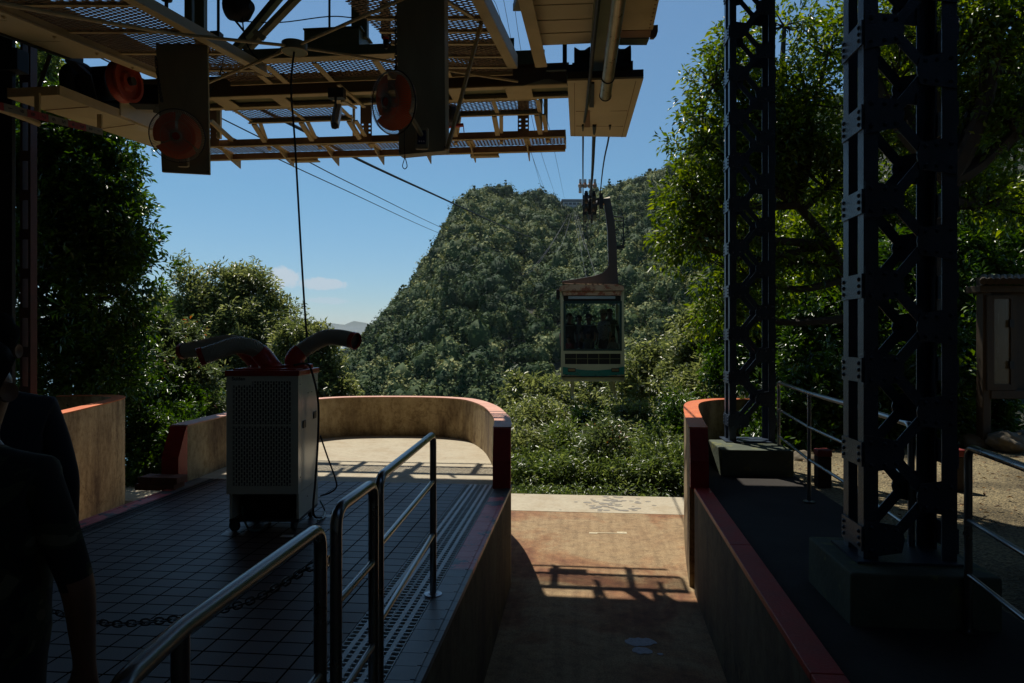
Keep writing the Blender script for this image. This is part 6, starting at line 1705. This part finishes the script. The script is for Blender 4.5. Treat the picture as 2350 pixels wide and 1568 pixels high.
    m2.materials.clear()
    for mm in (skin, shirt, trousers, 'shoe'): m2.materials.append(M[mm])
    slv = pose.get('sleeve', 1.16)
    for f in m2.polygons:
        c = f.center/s; x = c.x*cy+c.y*sy; z = c.z; y = -c.x*sy+c.y*cy
        arm = False
        for sd, sg in (('r',1),('l',-1)):
            a, e, w_ = J['sh'+sd], J['el'+sd], J['pa'+sd]; q = Vector((x,y,z))
            def seg(p0, p1):
                d = p1-p0; t = max(0, min(1, (q-p0).dot(d)/d.length_squared)); return (q-(p0+d*t)).length, t
            d1, t1 = seg(a, e); d2, t2 = seg(e, w_)
            if min(d1, d2) < .075 and sg*x > .17: arm = (2 if d2 < d1 else 1, t1)
        if arm: f.material_index = 1 if ((arm[0] == 1 and arm[1] < pose.get('slv', .8)) or (arm[0] == 2 and pose.get('long') and z > .93)) else 0
        elif z > 1.455: f.material_index = 0
        elif z > .94: f.material_index = 1
        elif z > .1: f.material_index = 2
        else: f.material_index = 3
        if z < .94 and abs(x) > .2 and z > .4: f.material_index = 0
        f.use_smooth = True
    ob = bpy.data.objects.new('body', m2); COL.objects.link(ob); ob.parent = th
    # hair cap / ears / eyes
    hc = Bp((0, .012+lean*1.2, 1.645)); fw = Vector((-sy, cy, 0)); rt = Vector((cy, sy, 0))
    b = B(); vs = []; fs = []; nu_, nv_ = 18, 10
    for i in range(nv_+1):
        ph = math.pi*.62*i/nv_
        for k in range(nu_):
            a = 2*math.pi*k/nu_; fr = math.sin(a)     # +1 = front
            ph2 = ph*(.62 if fr > .3 else (.8 if fr > -.1 else 1.15+pose.get('longhair', 0)))
            r = .1*s*(1+.05*noise.noise(Vector((math.cos(a)*3, math.sin(a)*3, i*.6+height)))+.03*math.sin(9*a+i*1.7))
            vs.append(fp + hc + rt*math.cos(a)*math.sin(ph2)*r*.92 + fw*math.sin(a)*math.sin(ph2)*r*1.06 + Z*(math.cos(ph2)*r*1.0 - (pose.get('longhair', 0)*.12*s*(i/nv_)**2 if fr < -.1 else 0)))
    for i in range(nv_):
        for k in range(nu_): fs.append((i*nu_+k, i*nu_+(k+1) % nu_, (i+1)*nu_+(k+1) % nu_, (i+1)*nu_+k))
    b.add(vs, fs); b.build('hair', haircol, th, smooth=True)
    for sg in (1, -1):
        b = B(); e = fp + Bp((sg*.086, .02+lean*1.2, 1.595)); b.lathe(e-rt*sg*.008*s, (rt*sg*.85-fw*.35).normalized(), [(-.006*s,.02*s),(.004*s,.027*s),(.01*s,.025*s),(.008*s,.014*s),(.004*s,.006*s)], 14)
        b.build('ear', skin, th, smooth=True)
    for sg in (1, -1): B().lathe(fp + Bp((sg*.032, .108+lean*1.2, 1.612)), fw, [(-.004*s,.004*s),(0,.009*s),(.004*s,.003*s)], 8).build('eye', 'ink', th)
    if hat:
        b = B().lathe(fp+hc+Z*.03*s, (0,0,1), [(-.015*s,.17*s),(-.005*s,.17*s),(.012*s,.1*s),(.07*s,.085*s),(.09*s,.02*s)], 24); b.build('hat', hat, th, smooth=True)
    return th
M['skin'] = mat('skin', (.24,.115,.07), (.2,.095,.055), rough=.5, scale=3); M['hairb'] = mat('black hair', (.01,.008,.007), rough=.85, scale=20, spec=.1)
M['shoe'] = mat('dark shoes', (.03,.03,.03), rough=.6); M['navy'] = mat('dark navy shirt', (.018,.022,.035), rough=.8, scale=5); M['jeans'] = mat('dark trousers', (.02,.022,.03), rough=.85)
M['greyshirt'] = mat('grey green shirt', (.1,.12,.1), rough=.85); M['floral'] = mat('speckled blouse', (.3,.3,.3), (.06,.06,.07), rough=.8, scale=30)
M['straw'] = mat('straw hat', (.35,.29,.18), rough=.8, scale=20); M['redshirt'] = mat('dark red top', (.25,.03,.025), rough=.8); M['tealshirt'] = mat('dark teal shirt', (.03,.08,.08), rough=.85); M['beige'] = mat('beige top', (.3,.26,.2), rough=.85)
def camo():
    m, nt, b = _nodes('camouflage cloth'); tc = N(nt, 'ShaderNodeTexCoord')
    n1 = N(nt, 'ShaderNodeTexNoise', Scale=8.0, Detail=2.0, Distortion=1.2); L(nt, tc.outputs['Object'], n1.inputs['Vector'])
    r = ramp(nt, n1.outputs[0], [(.0, (.012,.012,.01)), (.46, (.012,.012,.01)), (.47, (.035,.04,.02)), (.54, (.035,.04,.02)), (.55, (.11,.1,.06))]); r.color_ramp.interpolation = 'CONSTANT'
    L(nt, r.outputs[0], b.inputs['Base Color']); b.inputs['Roughness'].default_value = .9; return m
M['camo'] = camo(); M['sleeve'] = mat('grey olive sleeve', (.085,.085,.06), (.07,.07,.05), rough=.9, scale=5)
# visitors waiting at the left edge
f1 = P(-28, 0, 2.1); f2 = P(-72, 0, 1.45)
human('person', 'person in a plain dark shirt at the left edge, only ear and jaw in view', (f1.x, f1.y, 0), 1.5, TH+.5, 'navy', 'jeans', 'skin', 'hairb', {'arm_r': [(.235,.0,1.13), (.235,.12,.92)], 'stout': 1.12, 'long': 1, 'slv': 1.1}, lod=2)
human('person', 'person in a camouflage shirt with short grey olive sleeves, lower left corner', (f2.x, f2.y, 0), 1.42, TH+.1, 'camo', 'jeans', 'skin', 'hairb', {'arm_r': [(.275,-.02,1.1), (.25,.06,.86)], 'slv': .97, 'stout': 1.28}, lod=2)
# passengers in the cabin
zf = C(1360, 866, 0).z
pp = [('person in dark clothes with lowered head on the left side of the cabin', 1305, .5, 1.58, math.pi+.4, 'navy', 'jeans', None, {'longhair': .5}),
      ('person in dark cap and shirt in mid cabin, hands on the rail', 1352, .55, 1.55, math.pi, 'navy', 'jeans', 'jeans', {'arm_r': [(.25,.12,1.15),(.17,.33,1.2)], 'arm_l': [(-.25,.12,1.15),(-.17,.33,1.2)]}),
      ('small child in a grey green shirt pressed to the cabin window with both arms raised', 1350, .22, 1.12, math.pi, 'greyshirt', 'jeans', None, {'arm_r': [(.27,.1,1.42),(.24,.16,1.68)], 'arm_l': [(-.27,.1,1.42),(-.24,.16,1.68)], 'slv': .5}),
      ('woman in a speckled blouse and sun hat on the right side of the cabin', 1388, .55, 1.66, math.pi-.9, 'floral', 'jeans', 'straw', {'longhair': .4}),
      ('tall person in black behind the woman with the sun hat', 1404, 1.2, 1.72, math.pi, 'navy', 'jeans', None, {}),
      ('long haired person between the left passenger and the cap wearer', 1328, 1.1, 1.55, math.pi+.2, 'beige', 'jeans', None, {'longhair': .6}),
      ('small child in a red top at the lower left of the cabin window', 1305, .15, 1.0, math.pi-.5, 'redshirt', 'jeans', None, {}),
      ('child in pale clothes at the lower right corner of the cabin window', 1408, .22, 1.02, math.pi+.3, 'beige', 'jeans', None, {})]
for (lab, u, dd, h, yw, sh, tr_, hat, po) in pp:
    q = C(u, 866, dd+.1); human('person', lab, (q.x, q.y, zf+.0), h, yw, sh, tr_, 'skin', 'hairb', po, hat=hat, lod=1, group='passengers inside the cabin')

# ================================================================= right yard furniture
g = thing('notice_cabinet', 'brown wooden notice cabinet on posts at the right edge, glass door closed', 'notice cabinet', tuple(P(2300, 1000, 9)))
D9 = 9.0
def nb(b, u0, v0, u1, v1, dd, th): b.slab([P(u0,v1,D9+dd), P(u1,v1,D9+dd), P(u1,v0,D9+dd), P(u0,v0,D9+dd)], Ff*th)
b = B(); nb(b, 2256,636,2275,1010,0,.14); b.build('post', 'wood', g, bevel=.01)
b = B(); nb(b, 2420,636,2440,1010,0,.14); b.build('post', 'wood', g, bevel=.01)
b = B()
for k in range(13): u = 2258+k*15; c0 = P(u, 646, D9-.22); c1 = P(u, 636, D9+.5); b.tube([c0, c1], .045, 9)
b.build('log_roof', 'wood', g)
b = B(); nb(b, 2250,655,2445,671,-.06,.3); b.build('eave_beam', 'wood', g, bevel=.01)
b = B(); nb(b, 2275,896,2440,916,-.02,.16); b.build('lower_beam', 'wood', g, bevel=.01)
b = B(); nb(b, 2275,672,2440,896,.1,.04); b.build('back_board', 'wood', g)
df = B(); nb(df, 2266,678,2282,896,-.03,.06); nb(df, 2320,678,2333,896,-.03,.06); nb(df, 2282,678,2320,686,-.029,.058); nb(df, 2282,882,2320,896,-.029,.058); dfo = df.build('door', 'wood', g)
M['faded'] = mat('faded poster behind glass', (.12,.1,.06), (.08,.06,.035), rough=.25, scale=3, streak=True)
b = B(); nb(b, 2282,686,2320,882,-.01,.012); b.build('pane', 'faded', dfo)
b = B()
for v in (743, 838): nb(b, 2318,v-9,2328,v+9,-.05,.02)
b.build('hinge', 'black', dfo)
def rock(name, p, r, lab, mt='rock', seed=0, cat='rock', sq=.6):
    bm = bmesh.new(); bmesh.ops.create_icosphere(bm, subdivisions=4, radius=r)
    for v in bm.verts:
        n = noise.fractal(v.co/r*1.1 + Vector((seed, 0, 0)), 1, 2, 4); v.co *= 1+.35*n; v.co.z *= sq
    me = bpy.data.meshes.new(name); bm.to_mesh(me); bm.free(); me.materials.append(M[mt])
    for f in me.polygons: f.use_smooth = True
    o = bpy.data.objects.new(name, me); COL.objects.link(o); o.location = p; tag(o, lab, cat); return o
for i, (u, v, d, r, lab) in enumerate(((2315,1014,8.8,.22,'larger boulder at the foot of the notice cabinet'), (2350,1010,9.0,.2,'boulder at the right edge beside the larger one'), (2235,1018,9.2,.2,'low flat stone left of the notice cabinet post'))):
    rock('boulder', P(u, v, d), r, lab, seed=i*3.1)
rock('limestone_rock', P(1838,1066,8.3), .14, 'pale pointed rock behind the stainless rail near the far plinth', seed=8, sq=1.1)
M['post_red'] = mat('red bollard cap', (.22,.02,.015), rough=.5)
for (u, v, d, lab) in ((1888,1042,6.8,'short dark bollard with red top seen between the two lattice columns'), (2192,1042,6.6,'short dark bollard with red top right of the thick lattice column')):
    p = P(u, v, d); t = thing('bollard', lab, 'bollard', (p.x, p.y, -.03), 'red topped bollards')
    B().box((p.x-.065, p.y-.065, -.06), (p.x+.065, p.y+.065, p.z-.02)).build('shaft', 'bark', t, bevel=.008)
    B().box((p.x-.07, p.y-.07, p.z-.0199), (p.x+.07, p.y+.07, p.z+.05)).build('cap', 'post_red', t, bevel=.012)
# leaf litter on the yard
rng = np.random.default_rng(3); n = 900
X = rng.uniform(2.4, 8.5, n); Y = rng.uniform(5.2, 9.4, n)
Cc = np.stack([X, Y, np.full(n, .004)], 1); Dd = rng.normal(size=(n,3)); Dd[:,2] *= .15; Nn = np.array([0,0,1.])+rng.normal(size=(n,3))*.25
V, F = leaf_geo(Cc, Dd, Nn, rng.uniform(.03,.07,n), rng.uniform(.015,.03,n)); M['litter'] = leafmat('dry fallen leaf', (.06,.03,.012), (.16,.09,.03), (.28,.18,.07), rough=.7, trans=.1)
o = mesh_np('fallen_leaves', V, F, np.repeat(rng.random(n), 4), 'litter'); o['kind'] = 'stuff'; o['label'] = 'dry fallen leaves scattered over the gravel yard'

# ================================================================= the air between here and the islands
m = bpy.data.materials.new('sea haze'); m.use_nodes = True; nt = m.node_tree
for n_0 in list(nt.nodes):
    if n_0.type != 'OUTPUT_MATERIAL': nt.nodes.remove(n_0)
pv = N(nt, 'ShaderNodeVolumePrincipled'); pv.inputs['Color'].default_value = (.8, .9, 1, 1); pv.inputs['Density'].default_value = HAZE; pv.inputs['Anisotropy'].default_value = .2
L(nt, pv.outputs[0], nt.nodes['Material Output'].inputs['Volume'])
M['hazem'] = m
if HAZE:
    b = B().box((-14000, -900, -132), (14000, 16000, 140)); o = b.build('haze', 'hazem'); o['kind'] = 'stuff'; o['label'] = 'pale sea haze in the air'
    SC.cycles.volume_bounces = 0
